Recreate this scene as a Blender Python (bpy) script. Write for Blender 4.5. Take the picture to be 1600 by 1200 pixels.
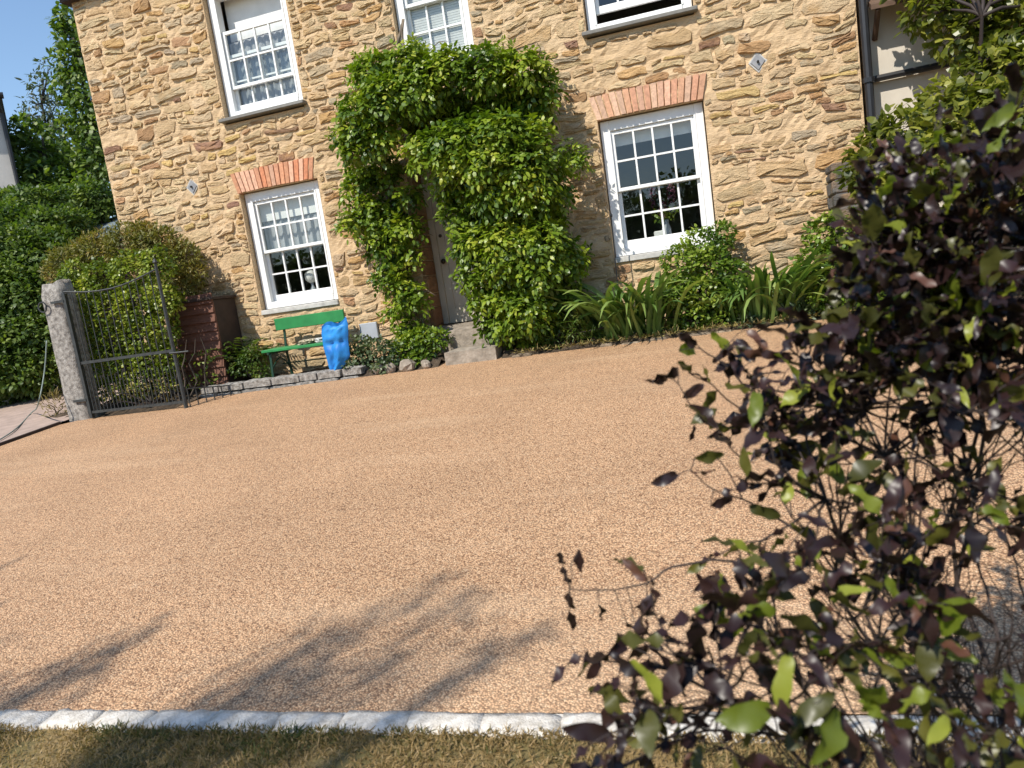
import bpy, math, random
import numpy as np
from mathutils import Vector, Matrix, noise

for o in list(bpy.data.objects): bpy.data.objects.remove(o)
scene = bpy.context.scene
rng = np.random.default_rng(7)
random.seed(11)
R = math.radians

# ------------------------------------------------------------------ camera
CAM = np.array([5.179, -9.205, 0.901])
YAW, PITCH, ROLL, FPX = R(-16.589), R(7.954), R(-8.344), 1150.0
def cam_axes():
    cy, sy, cp, sp = math.cos(YAW), math.sin(YAW), math.cos(PITCH), math.sin(PITCH)
    fwd = np.array([sy*cp, cy*cp, -sp]); right = np.array([cy, -sy, 0.0]); up = np.cross(right, fwd)
    c, s = math.cos(ROLL), math.sin(ROLL)
    return c*right + s*up, -s*right + c*up, fwd
AX_R, AX_U, AX_F = cam_axes()
cd = bpy.data.cameras.new('camera'); cam = bpy.data.objects.new('camera', cd)
scene.collection.objects.link(cam); scene.camera = cam
cd.sensor_width = 36.0; cd.lens = FPX/1600*36.0; cd.clip_start = 0.05; cd.clip_end = 2000
M4 = Matrix(((AX_R[0], AX_U[0], -AX_F[0], CAM[0]), (AX_R[1], AX_U[1], -AX_F[1], CAM[1]), (AX_R[2], AX_U[2], -AX_F[2], CAM[2]), (0, 0, 0, 1)))
cam.matrix_world = M4
cd.dof.use_dof = True; cd.dof.focus_distance = 8.0; cd.dof.aperture_fstop = 4.6

# ------------------------------------------------------------------ world, sun, exposure
SUN_EL = R(48); SUN_H = np.array([0.40, 0.917]); SUN_H = SUN_H/np.linalg.norm(SUN_H)      # direction the light travels
world = bpy.data.worlds.new('World'); scene.world = world; world.use_nodes = True
wn = world.node_tree.nodes; wl = world.node_tree.links; wn.clear()
sky = wn.new('ShaderNodeTexSky'); sky.sky_type = 'NISHITA'; sky.sun_disc = False
sky.sun_elevation = SUN_EL; sky.sun_rotation = math.atan2(-SUN_H[0], -SUN_H[1])
sky.altitude = 50; sky.air_density = 1.2; sky.dust_density = 0.2; sky.ozone_density = 3.5
bg = wn.new('ShaderNodeBackground'); bg.inputs['Strength'].default_value = 0.148
wo = wn.new('ShaderNodeOutputWorld'); wl.new(sky.outputs[0], bg.inputs['Color']); wl.new(bg.outputs[0], wo.inputs['Surface'])
sd = bpy.data.lights.new('sun', 'SUN'); sd.energy = 4.7; sd.angle = R(0.53); sd.color = (1.0, 0.94, 0.84)
sun = bpy.data.objects.new('sun', sd); scene.collection.objects.link(sun)
LD = Vector((SUN_H[0]*math.cos(SUN_EL), SUN_H[1]*math.cos(SUN_EL), -math.sin(SUN_EL)))
sun.rotation_euler = LD.to_track_quat('-Z', 'Y').to_euler(); sun.location = (0, -12, 20)
vs = scene.view_settings; vs.view_transform = 'Standard'; vs.look = 'None'; vs.gamma = 1.0; vs.exposure = 0.30
scene.render.engine = 'CYCLES'; scene.cycles.transparent_max_bounces = 12

# ------------------------------------------------------------------ pixel helpers (photograph pixel -> point of the place)
def ray(u, v): return AX_F + AX_R*(u-800)/FPX - AX_U*(v-600)/FPX
def at(u, v, Y):
    d = ray(u, v); return CAM + d*(Y-CAM[1])/d[1]
def deep(u, v, t): return CAM + ray(u, v)*t
GA, GB = 0.085, 0.006
def zg(x, y): return GA*(y+0.8) + GB*(x-2)
def gp(u, v):
    d = ray(u, v); t = (zg(CAM[0], CAM[1])-CAM[2])/(d[2]-GA*d[1]-GB*d[0]); return CAM + t*d

# ------------------------------------------------------------------ materials
def newmat(name):
    m = bpy.data.materials.new(name); m.use_nodes = True
    nt = m.node_tree; nt.nodes.clear()
    out = nt.nodes.new('ShaderNodeOutputMaterial'); b = nt.nodes.new('ShaderNodeBsdfPrincipled')
    nt.links.new(b.outputs[0], out.inputs['Surface'])
    return m, nt, b, out
def N(nt, t, **kw):
    n = nt.nodes.new(t)
    for k, v in kw.items():
        if k in n.inputs.keys(): n.inputs[k].default_value = v
        else: setattr(n, k, v)
    return n
def ramp(nt, src, stops):
    r = nt.nodes.new('ShaderNodeValToRGB'); e = r.color_ramp.elements
    while len(e) < len(stops): e.new(0.5)
    for i, (p, c) in enumerate(stops):
        e[i].position = p; e[i].color = (c[0], c[1], c[2], 1) if not np.isscalar(c) else (c, c, c, 1)
    nt.links.new(src, r.inputs['Fac']); return r
def mixc(nt, a, b, fac, mode='MIX'):
    m = nt.nodes.new('ShaderNodeMix'); m.data_type = 'RGBA'; m.blend_type = mode
    for s, x in ((0, fac), (6, a), (7, b)):
        if hasattr(x, 'links'): nt.links.new(x, m.inputs[s])
        else: m.inputs[s].default_value = x if np.isscalar(x) else (*x[:3], 1)
    return m.outputs[2]
def coords(nt, scale=(1, 1, 1)):
    tc = nt.nodes.new('ShaderNodeTexCoord'); mp = nt.nodes.new('ShaderNodeMapping'); mp.inputs['Scale'].default_value = scale
    nt.links.new(tc.outputs['Object'], mp.inputs['Vector']); return mp.outputs[0]
def nz(nt, vec, scale, detail=4, rough=0.55):
    n = N(nt, 'ShaderNodeTexNoise', Scale=scale, Detail=detail, Roughness=rough); nt.links.new(vec, n.inputs['Vector']); return n.outputs['Fac']
def bump(nt, b, h, strength=0.5, dist=0.01, prev=None):
    bp = N(nt, 'ShaderNodeBump', Strength=strength, Distance=dist); nt.links.new(h, bp.inputs['Height'])
    if prev is not None: nt.links.new(prev, bp.inputs['Normal'])
    nt.links.new(bp.outputs[0], b.inputs['Normal']); return bp.outputs[0]
def plain(name, col, rough=0.6, var=0.25, scale=8, metal=0.0, bmp=0.15, dist=0.004, spec=0.5, stretch=(1, 1, 1), col2=None):
    m, nt, b, out = newmat(name); v = coords(nt, stretch)
    f = nz(nt, v, scale, 5); c2 = col2 if col2 else [c*(1-var) for c in col]
    r = ramp(nt, f, [(0.3, c2), (0.68, col)]); nt.links.new(r.outputs[0], b.inputs['Base Color'])
    b.inputs['Roughness'].default_value = rough; b.inputs['Metallic'].default_value = metal; b.inputs['Specular IOR Level'].default_value = spec
    if bmp: bump(nt, b, nz(nt, v, scale*4, 6), bmp, dist)
    return m
def leafmat(name, stops, rough=0.45, trans=0.35, spec=0.5):
    """leaf surface: colour picked by each leaf's own random 'tone'; a little light comes through"""
    m, nt, b, out = newmat(name)
    a = N(nt, 'ShaderNodeAttribute', attribute_name='tone')
    r = ramp(nt, a.outputs['Fac'], stops)
    nt.links.new(r.outputs[0], b.inputs['Base Color']); b.inputs['Roughness'].default_value = rough; b.inputs['Specular IOR Level'].default_value = spec
    t = N(nt, 'ShaderNodeBsdfTranslucent'); tint = mixc(nt, r.outputs[0], (0.9, 1.0, 0.25), 0.0)
    g = mixc(nt, r.outputs[0], (1.35, 1.5, 0.6), 1.0, 'MULTIPLY'); nt.links.new(g, t.inputs['Color'])
    mx = N(nt, 'ShaderNodeMixShader'); mx.inputs[0].default_value = trans
    nt.links.new(b.outputs[0], mx.inputs[1]); nt.links.new(t.outputs[0], mx.inputs[2]); nt.links.new(mx.outputs[0], out.inputs['Surface'])
    return m

M = {}
# stone of the house: per-stone colour attribute broken by strata and stains
def stone_mat(name, bstr=0.9):
    m, nt, b, out = newmat(name); v = coords(nt, (1, 1, 2.3))
    a = N(nt, 'ShaderNodeAttribute', attribute_name='scol')
    f = nz(nt, v, 9, 6, 0.65); r = ramp(nt, f, [(0.25, 0.74), (0.5, 0.98), (0.75, 1.16)])
    c = mixc(nt, a.outputs['Color'], r.outputs[0], 1.0, 'MULTIPLY')
    v2 = coords(nt, (1, 1, 1)); st = ramp(nt, nz(nt, v2, 3.3, 5, 0.6), [(0.52, 0.0), (0.72, 0.55)])
    c = mixc(nt, c, (0.55, 0.31, 0.115), st.outputs[0])
    nt.links.new(c, b.inputs['Base Color']); b.inputs['Roughness'].default_value = 0.88; b.inputs['Specular IOR Level'].default_value = 0.25
    p = bump(nt, b, nz(nt, v, 15, 10, 0.78), bstr, 0.042)
    vr = N(nt, 'ShaderNodeTexVoronoi', Scale=26.0); vr.distance = 'CHEBYCHEV'; nt.links.new(v, vr.inputs['Vector'])
    bump(nt, b, vr.outputs['Distance'], 0.5, 0.02, p)
    return m
M['stone'] = stone_mat('rubble_stone')
def mortar_mat():
    m, nt, b, out = newmat('lime_mortar'); v = coords(nt)
    c = ramp(nt, nz(nt, v, 5, 6, 0.6), [(0.25, (0.55, 0.385, 0.22)), (0.7, (0.67, 0.485, 0.295))]).outputs[0]
    nt.links.new(c, b.inputs['Base Color']); b.inputs['Roughness'].default_value = 0.92; b.inputs['Specular IOR Level'].default_value = 0.2
    p = bump(nt, b, nz(nt, coords(nt, (1, 1, 2.4)), 12, 8, 0.70), 0.8, 0.04); bump(nt, b, nz(nt, v, 160, 3), 0.4, 0.003, p)
    return m
M['mortar'] = mortar_mat()
def drive_mat():
    m, nt, b, out = newmat('resin_bound_gravel'); v = coords(nt)
    vo = N(nt, 'ShaderNodeTexVoronoi', Scale=116.0); nt.links.new(v, vo.inputs['Vector'])
    bw = N(nt, 'ShaderNodeSeparateColor'); nt.links.new(vo.outputs['Color'], bw.inputs[0])
    c = ramp(nt, bw.outputs[0], [(0.0, (0.25, 0.13, 0.07)), (0.14, (0.52, 0.29, 0.155)), (0.45, (0.71, 0.425, 0.235)), (0.8, (0.77, 0.48, 0.27)), (1.0, (0.81, 0.555, 0.345))]).outputs[0]
    gap = ramp(nt, vo.outputs['Distance'], [(0.36, 1.0), (0.62, 0.42)])
    c = mixc(nt, c, gap.outputs[0], 1.0, 'MULTIPLY')
    big = ramp(nt, nz(nt, v, 0.9, 5, 0.6), [(0.3, 0.88), (0.7, 1.07)]); c = mixc(nt, c, big.outputs[0], 1.0, 'MULTIPLY')
    vs_ = coords(nt, (0.35, 2.2, 1)); dust = ramp(nt, nz(nt, vs_, 0.8, 4, 0.6), [(0.54, 0.0), (0.8, 0.30)])
    c = mixc(nt, c, (0.74, 0.53, 0.34), dust.outputs[0])
    nt.links.new(c, b.inputs['Base Color']); b.inputs['Roughness'].default_value = 0.7; b.inputs['Specular IOR Level'].default_value = 0.3
    h = ramp(nt, vo.outputs['Distance'], [(0.0, 1.0), (0.7, 0.0)])
    p = bump(nt, b, h.outputs[0], 0.75, 0.006); bump(nt, b, nz(nt, v, 30, 4), 0.3, 0.01, p)
    return m
M['drive'] = drive_mat()
M['lawn'] = plain('dry_lawn', (0.24, 0.165, 0.07), 0.95, scale=5, col2=(0.09, 0.085, 0.025), bmp=0.8, dist=0.03)
M['soil'] = plain('bed_soil', (0.11, 0.075, 0.045), 0.95, scale=14, col2=(0.04, 0.028, 0.018), bmp=1.0, dist=0.03)
M['path'] = plain('pinkish_concrete', (0.42, 0.31, 0.25), 0.9, scale=6, var=0.3, bmp=0.4, dist=0.01)
M['white'] = plain('white_paint', (0.82, 0.82, 0.80), 0.35, var=0.06, scale=5, bmp=0.05)
M['kerb'] = plain('pale_granite', (0.76, 0.71, 0.63), 0.85, scale=30, col2=(0.46, 0.41, 0.34), bmp=0.7, dist=0.01)
M['brick'] = None
def brick_mat():
    m, nt, b, out = newmat('lintel_brick'); v = coords(nt)
    a = N(nt, 'ShaderNodeAttribute', attribute_name='scol'); r = ramp(nt, nz(nt, v, 30, 5), [(0.3, 0.72), (0.7, 1.12)])
    c = mixc(nt, a.outputs['Color'], r.outputs[0], 1.0, 'MULTIPLY'); nt.links.new(c, b.inputs['Base Color'])
    b.inputs['Roughness'].default_value = 0.88; bump(nt, b, nz(nt, v, 60, 5), 0.5, 0.006); return m
M['brick'] = brick_mat()
M['slate'] = plain('slate', (0.13, 0.125, 0.12), 0.6, scale=12)
M['slate_sill'] = plain('slate_sill', (0.20, 0.19, 0.17), 0.7, scale=15)
M['stone_sill'] = plain('stone_sill', (0.55, 0.53, 0.49), 0.8, scale=12, var=0.35)
M['black'] = plain('black_gutter_paint', (0.022, 0.022, 0.025), 0.4, scale=10, bmp=0.03)
M['iron'] = plain('weathered_iron', (0.055, 0.06, 0.058), 0.55, scale=25, col2=(0.03, 0.03, 0.03), metal=0.3)
M['plaster'] = plain('room_plaster', (0.42, 0.39, 0.35), 0.9, scale=2)
M['floor'] = plain('room_floor', (0.12, 0.09, 0.06), 0.7, scale=3)
M['blind'] = plain('blind_cloth', (0.80, 0.79, 0.76), 0.9, scale=6, var=0.12)
M['net'] = None
def net_mat():
    m, nt, b, out = newmat('net_curtain'); b.inputs['Base Color'].default_value = (0.55, 0.56, 0.58, 1); b.inputs['Roughness'].default_value = 0.9
    t = N(nt, 'ShaderNodeBsdfTransparent'); mx = N(nt, 'ShaderNodeMixShader'); mx.inputs[0].default_value = 0.35
    nt.links.new(b.outputs[0], mx.inputs[1]); nt.links.new(t.outputs[0], mx.inputs[2]); nt.links.new(mx.outputs[0], out.inputs['Surface']); return m
M['net'] = net_mat()
def glass_mat():
    m, nt, b, out = newmat('old_window_glass'); nt.nodes.remove(b); v = coords(nt)
    t = N(nt, 'ShaderNodeBsdfTransparent'); t.inputs[0].default_value = (0.86, 0.89, 0.88, 1)
    g = N(nt, 'ShaderNodeBsdfGlossy'); g.inputs['Roughness'].default_value = 0.015
    bp = N(nt, 'ShaderNodeBump', Strength=0.12, Distance=0.01); nt.links.new(nz(nt, v, 5, 2), bp.inputs['Height']); nt.links.new(bp.outputs[0], g.inputs['Normal'])
    ge = N(nt, 'ShaderNodeNewGeometry'); dt = N(nt, 'ShaderNodeVectorMath', operation='DOT_PRODUCT'); nt.links.new(ge.outputs['Incoming'], dt.inputs[0]); nt.links.new(ge.outputs['Normal'], dt.inputs[1])
    ab = N(nt, 'ShaderNodeMath', operation='ABSOLUTE'); nt.links.new(dt.outputs['Value'], ab.inputs[0]); om = N(nt, 'ShaderNodeMath', operation='SUBTRACT'); om.inputs[0].default_value = 1.0; nt.links.new(ab.outputs[0], om.inputs[1])
    pw_ = N(nt, 'ShaderNodeMath', operation='POWER'); pw_.inputs[1].default_value = 5.0; nt.links.new(om.outputs[0], pw_.inputs[0])      # the same from both sides of a pane
    ml = N(nt, 'ShaderNodeMath', operation='MULTIPLY_ADD'); ml.inputs[1].default_value = 0.9; ml.inputs[2].default_value = 0.085; nt.links.new(pw_.outputs[0], ml.inputs[0]); mx = N(nt, 'ShaderNodeMixShader'); nt.links.new(ml.outputs[0], mx.inputs[0])
    nt.links.new(t.outputs[0], mx.inputs[1]); nt.links.new(g.outputs[0], mx.inputs[2]); nt.links.new(mx.outputs[0], out.inputs['Surface']); return m
M['glass'] = glass_mat()
M['door'] = plain('grey_cream_door_paint', (0.56, 0.50, 0.41), 0.5, scale=4, var=0.1, bmp=0.05)
M['brass'] = plain('dark_bronze', (0.06, 0.045, 0.03), 0.35, scale=20, metal=0.7)
M['step'] = plain('worn_doorstep_stone', (0.38, 0.32, 0.255), 0.9, scale=10, col2=(0.18, 0.15, 0.115), bmp=0.7, dist=0.015)
M['edgestone'] = plain('earthy_stone', (0.30, 0.23, 0.16), 0.95, scale=12, col2=(0.12, 0.09, 0.06), bmp=0.8, dist=0.02)
M['greenpaint'] = plain('green_bench_paint', (0.025, 0.23, 0.065), 0.45, scale=9, var=0.25, bmp=0.1)
M['darkgreen'] = plain('dark_green_iron', (0.012, 0.055, 0.03), 0.5, scale=20)
M['redwood'] = plain('red_stained_boards', (0.18, 0.075, 0.045), 0.75, scale=7, var=0.45, stretch=(1, 1, 7), bmp=0.5)
M['darkwood'] = plain('dark_wood', (0.05, 0.03, 0.022), 0.8, scale=9, var=0.4)
M['granite'] = plain('lichen_granite', (0.42, 0.39, 0.35), 0.9, scale=22, col2=(0.13, 0.115, 0.10), bmp=0.9, dist=0.02)
M['shadowstone'] = stone_mat('grey_shadow_wall_stone', 0.8)
M['cream'] = plain('cream_render', (0.62, 0.56, 0.47), 0.9, scale=4, var=0.12, bmp=0.2)
M['whitewall'] = plain('whitewashed_wall', (0.60, 0.57, 0.53), 0.9, scale=3, var=0.15, bmp=0.3)
M['bark'] = plain('bark', (0.085, 0.065, 0.048), 0.9, scale=14, var=0.5, stretch=(1, 1, 0.3), bmp=0.9, dist=0.02)
M['twig'] = plain('dark_twig', (0.035, 0.022, 0.018), 0.7, scale=30, var=0.4)
M['palebark'] = plain('pale_vine_stem', (0.22, 0.17, 0.12), 0.85, scale=20, var=0.5)
M['hose'] = plain('grey_green_hose', (0.20, 0.25, 0.22), 0.45, scale=4)
M['bag'] = plain('blue_plastic_bag', (0.03, 0.27, 0.66), 0.5, scale=5, col2=(0.015, 0.13, 0.45), bmp=0.2, dist=0.01, spec=0.3)
M['ceramic'] = plain('white_ceramic', (0.72, 0.71, 0.68), 0.3, scale=5, var=0.05)
M['pale_cloth'] = plain('cream_cloth', (0.62, 0.55, 0.40), 0.8, scale=6)
M['roofblue'] = plain('blue_grey_roof', (0.18, 0.23, 0.26), 0.6, scale=5, var=0.3)
M['timber'] = plain('brown_timber', (0.13, 0.075, 0.045), 0.75, scale=8, var=0.4)
M['metalgrey'] = plain('grey_metal', (0.40, 0.42, 0.45), 0.5, scale=8, var=0.12, bmp=0.05)
M['tie'] = plain('grey_iron_plate', (0.30, 0.30, 0.31), 0.6, scale=14, var=0.3)
M['red_edge'] = plain('red_string', (0.35, 0.07, 0.04), 0.8, scale=20)
# leaves
M['vine'] = leafmat('climber_leaf', [(0.0, (0.05, 0.10, 0.010)), (0.5, (0.135, 0.21, 0.014)), (0.85, (0.24, 0.31, 0.02)), (1.0, (0.33, 0.36, 0.04))], 0.42, 0.3)
M['hedge'] = leafmat('hedge_leaf', [(0.0, (0.06, 0.10, 0.010)), (0.5, (0.16, 0.215, 0.018)), (0.85, (0.27, 0.31, 0.035)), (1.0, (0.42, 0.42, 0.09))], 0.4, 0.3)
M['brownbush'] = leafmat('olive_brown_leaf', [(0.0, (0.09, 0.10, 0.018)), (0.6, (0.20, 0.185, 0.035)), (1.0, (0.29, 0.20, 0.06))], 0.55, 0.3)
M['shrub'] = leafmat('glossy_shrub_leaf', [(0.0, (0.06, 0.12, 0.015)), (0.5, (0.14, 0.22, 0.022)), (1.0, (0.28, 0.33, 0.045))], 0.35, 0.3)
M['strap'] = leafmat('strap_leaf', [(0.0, (0.06, 0.13, 0.03)), (0.5, (0.14, 0.23, 0.055)), (1.0, (0.27, 0.34, 0.09))], 0.38, 0.25)
M['fern'] = leafmat('fern_leaf', [(0.0, (0.05, 0.10, 0.016)), (0.6, (0.11, 0.17, 0.022)), (1.0, (0.20, 0.19, 0.045))], 0.5, 0.35)
M['greygreen'] = leafmat('grey_green_leaf', [(0.0, (0.03, 0.055, 0.02)), (0.5, (0.08, 0.12, 0.05)), (1.0, (0.22, 0.25, 0.14))], 0.45, 0.25)
M['darkleaf'] = leafmat('dark_evergreen_leaf', [(0.0, (0.012, 0.03, 0.008)), (0.6, (0.03, 0.06, 0.013)), (1.0, (0.085, 0.13, 0.025))], 0.45, 0.25)
M['treeleaf'] = leafmat('tree_leaf', [(0.0, (0.045, 0.09, 0.016)), (0.6, (0.11, 0.17, 0.026)), (1.0, (0.22, 0.28, 0.05))], 0.5, 0.35)
M['birch'] = leafmat('conifer_spray', [(0.0, (0.035, 0.05, 0.025)), (0.6, (0.07, 0.095, 0.05)), (1.0, (0.14, 0.17, 0.09))], 0.55, 0.3)
M['lime'] = leafmat('light_green_leaf', [(0.0, (0.055, 0.075, 0.012)), (0.5, (0.135, 0.155, 0.018)), (1.0, (0.34, 0.33, 0.06))], 0.35, 0.4)
M['grass'] = leafmat('grass_blade', [(0.0, (0.04, 0.065, 0.010)), (0.35, (0.09, 0.10, 0.022)), (0.65, (0.22, 0.155, 0.06)), (1.0, (0.34, 0.23, 0.10))], 0.6, 0.25)
M['litter'] = leafmat('dry_litter', [(0.0, (0.12, 0.08, 0.03)), (0.6, (0.24, 0.18, 0.06)), (1.0, (0.36, 0.30, 0.10))], 0.7, 0.2)
M['purple'] = leafmat('purple_black_leaf', [(0.0, (0.012, 0.006, 0.006)), (0.6, (0.030, 0.013, 0.012)), (1.0, (0.11, 0.048, 0.028))], 0.40, 0.10, 0.45)
M['olive'] = leafmat('dark_olive_leaf', [(0.0, (0.03, 0.034, 0.008)), (1.0, (0.11, 0.105, 0.018))], 0.4, 0.25)
M['fresh'] = leafmat('fresh_green_leaf', [(0.0, (0.12, 0.16, 0.015)), (1.0, (0.33, 0.36, 0.05))], 0.4, 0.45)
M['flower'] = leafmat('plum_flower', [(0.0, (0.10, 0.02, 0.06)), (1.0, (0.30, 0.10, 0.18))], 0.6, 0.2)

# ------------------------------------------------------------------ object helpers
COL = scene.collection
ORG = {}
def link(o, parent=None):
    COL.objects.link(o)
    if parent is not None: o.parent = parent
    return o
def org(p):
    while p is not None:
        if p.name in ORG: return np.array(ORG[p.name])
        p = p.parent
    return np.zeros(3)
def tag(o, label=None, cat=None, group=None, kind=None):
    if label: o['label'] = label
    if cat: o['category'] = cat
    if group: o['group'] = group
    if kind: o['kind'] = kind
    return o
def thing(name, loc, label, cat, group=None):
    o = bpy.data.objects.new(name, None); o.location = [float(a) for a in loc]; o.empty_display_size = 0.1
    COL.objects.link(o); ORG[o.name] = tuple(float(a) for a in loc); return tag(o, label, cat, group)
def mesh_obj(name, verts, faces, mat, parent=None, smooth=False, tone=None, scol=None, base=None, midx=None):
    """one mesh object; verts in world metres, kept relative to the thing's base"""
    V = np.asarray(verts, dtype=float).reshape(-1, 3)
    if parent is not None: V = V - org(parent)
    elif base is not None: V = V - np.asarray(base)
    me = bpy.data.meshes.new(name)
    me.from_pydata(V.tolist(), [], faces.tolist() if hasattr(faces, 'tolist') else faces)
    for m in (mat if isinstance(mat, (list, tuple)) else [mat]): me.materials.append(m)
    if midx is not None: me.polygons.foreach_set('material_index', np.asarray(midx, dtype=np.int32))
    if tone is not None:
        a = me.attributes.new('tone', 'FLOAT', 'POINT'); a.data.foreach_set('value', np.asarray(tone, dtype=np.float32))
    if scol is not None:
        a = me.attributes.new('scol', 'FLOAT_COLOR', 'POINT'); a.data.foreach_set('color', np.asarray(scol, dtype=np.float32).ravel())
    if smooth: me.polygons.foreach_set('use_smooth', [True]*len(me.polygons))
    me.update()
    o = bpy.data.objects.new(name, me); link(o, parent)
    if parent is None and base is not None: o.location = [float(a) for a in base]
    return o
class MB:
    """collects boxes, tubes, lathes and grids that become ONE mesh object"""
    def __init__(s): s.v = []; s.f = []
    def add(s, V, F):
        n = len(s.v); s.v.extend([tuple(map(float, p)) for p in V]); s.f.extend([tuple(i+n for i in f) for f in F]); return s
    def box(s, a, b, bev=0.0, jit=0.0):
        a, b = np.minimum(a, b).astype(float), np.maximum(a, b).astype(float)
        if bev <= 0:
            V = [(x, y, z) for x in (a[0], b[0]) for y in (a[1], b[1]) for z in (a[2], b[2])]
            F = [(0, 1, 3, 2), (4, 6, 7, 5), (0, 4, 5, 1), (2, 3, 7, 6), (0, 2, 6, 4), (1, 5, 7, 3)]
            V = [np.array(p) + rng.uniform(-jit, jit, 3) for p in V] if jit else V
            return s.add(V, F)
        return s.bevbox(a, b, bev, jit)
    def bevbox(s, a, b, bev, jit=0.0):
        c = (np.array(a)+np.array(b))/2; h = (np.array(b)-np.array(a))/2; bev = min(bev, h.min()*0.9)
        V = []; idx = {}
        for sx in (-1, 1):
            for sy in (-1, 1):
                for sz in (-1, 1):
                    sg = np.array((sx, sy, sz)); j = rng.uniform(-jit, jit, 3) if jit else 0
                    for ax in range(3):
                        p = sg*(h-bev); p[ax] = sg[ax]*h[ax]; idx[(sx, sy, sz, ax)] = len(V); V.append(c+p+j)
        F = []
        for ax in range(3):
            o1, o2 = [i for i in range(3) if i != ax]
            for sg in (-1, 1):
                q = []
                for (p1, p2) in ((-1, -1), (1, -1), (1, 1), (-1, 1)):
                    k = [0, 0, 0]; k[ax] = sg; k[o1] = p1; k[o2] = p2; q.append(idx[(*k, ax)])
                F.append(tuple(q))
        for ax in range(3):
            o1, o2 = [i for i in range(3) if i != ax]
            for p1 in (-1, 1):
                for p2 in (-1, 1):
                    k0 = [0, 0, 0]; k0[o1] = p1; k0[o2] = p2; k1 = list(k0); k0[ax] = -1; k1[ax] = 1
                    F.append((idx[(*k0, o1)], idx[(*k1, o1)], idx[(*k1, o2)], idx[(*k0, o2)]))
        for sx in (-1, 1):
            for sy in (-1, 1):
                for sz in (-1, 1): F.append(tuple(idx[(sx, sy, sz, a)] for a in range(3)))
        return s.add(V, F)
    def tube(s, pts, rad, n=6, caps=True):
        pts = [np.array(p, float) for p in pts]
        if np.isscalar(rad): rad = [rad]*len(pts)
        V = []; F = []; prev = None
        for i, p in enumerate(pts):
            d = pts[min(i+1, len(pts)-1)] - pts[max(i-1, 0)]; d = d/(np.linalg.norm(d)+1e-9)
            if prev is None:
                ref = np.array((0, 0, 1.0)) if abs(d[2]) < 0.9 else np.array((1.0, 0, 0)); x = np.cross(d, ref)
            else: x = prev - d*(prev@d)
            x = x/(np.linalg.norm(x)+1e-9); prev = x; y = np.cross(d, x)
            for k in range(n):
                a = 2*math.pi*k/n; V.append(p + rad[i]*(math.cos(a)*x + math.sin(a)*y))
        for i in range(len(pts)-1):
            for k in range(n): F.append((i*n+k, i*n+(k+1) % n, (i+1)*n+(k+1) % n, (i+1)*n+k))
        if caps: F.append(tuple(range(n))[::-1]); F.append(tuple(range((len(pts)-1)*n, len(pts)*n)))
        return s.add(V, F)
    def lathe(s, c, prof, n=20, axis='z'):
        V = []; F = []
        for (r, h) in prof:
            for k in range(n):
                a = 2*math.pi*k/n; p = (r*math.cos(a), r*math.sin(a), h)
                if axis == 'y': p = (p[0], h, p[1])
                V.append(np.array(c)+np.array(p))
        m = len(prof)
        for i in range(m-1):
            for k in range(n): F.append((i*n+k, i*n+(k+1) % n, (i+1)*n+(k+1) % n, (i+1)*n+k))
        F.append(tuple(range(n))[::-1]); F.append(tuple(range((m-1)*n, m*n)))
        return s.add(V, F)
    def build(s, name, mat, parent=None, smooth=False, base=None, **kw):
        return mesh_obj(name, s.v, s.f, mat, parent, smooth, base=base, **kw)
def fbm(x, y, z=0.0, o=4): return noise.fractal(Vector((x, y, z)), 0.7, 2.0, o)
def unit(a): return a/(np.linalg.norm(a, axis=-1, keepdims=True)+1e-9)

def leaves(P, D, U, L, W, tone, bend=0.15):
    """N leaves, each six points and three faces, bent along the length"""
    P, D, U = np.asarray(P), unit(np.asarray(D)), np.asarray(U)
    S = unit(np.cross(D, U)); Nn = unit(np.cross(S, D)); L = np.asarray(L)[:, None]; W = np.asarray(W)[:, None]
    b = bend*L
    pts = [P, P+0.32*L*D+W*S, P+0.32*L*D-W*S, P+0.72*L*D+0.75*W*S-0.35*b*Nn, P+0.72*L*D-0.75*W*S-0.35*b*Nn, P+L*D-b*Nn]
    pts[0] = pts[0]-0.1*b*Nn
    V = np.stack(pts, 1).reshape(-1, 3); n = len(P); i = np.arange(n)*6
    F = []
    for k in i: F += [(k, k+2, k+1), (k+1, k+2, k+4, k+3), (k+3, k+4, k+5)]
    return V, F, np.repeat(tone, 6)
def blob_points(blobs, density, up=0.15, shell=(0.72, 1.06), cap=1e9):
    """points on the skins of clumps given as (centre, radii); denser above"""
    P = []; Nn = []
    for c, r in blobs:
        r = np.array(r, float); area = 4*math.pi*((r[0]*r[1])**1.6/3+(r[0]*r[2])**1.6/3+(r[1]*r[2])**1.6/3)**(1/1.6)
        n = int(min(cap, max(6, density*area))); d = unit(rng.normal(size=(n, 3))); d[:, 2] += up; d = unit(d)
        k = rng.uniform(*shell, size=(n, 1))
        lump = 1+0.22*np.array([fbm(*(p*2.3+np.array(c)*1.7)) for p in d])[:, None]
        P.append(np.array(c)+d*r*k*lump); Nn.append(unit(d/r))
    return np.concatenate(P), np.concatenate(Nn)
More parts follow.
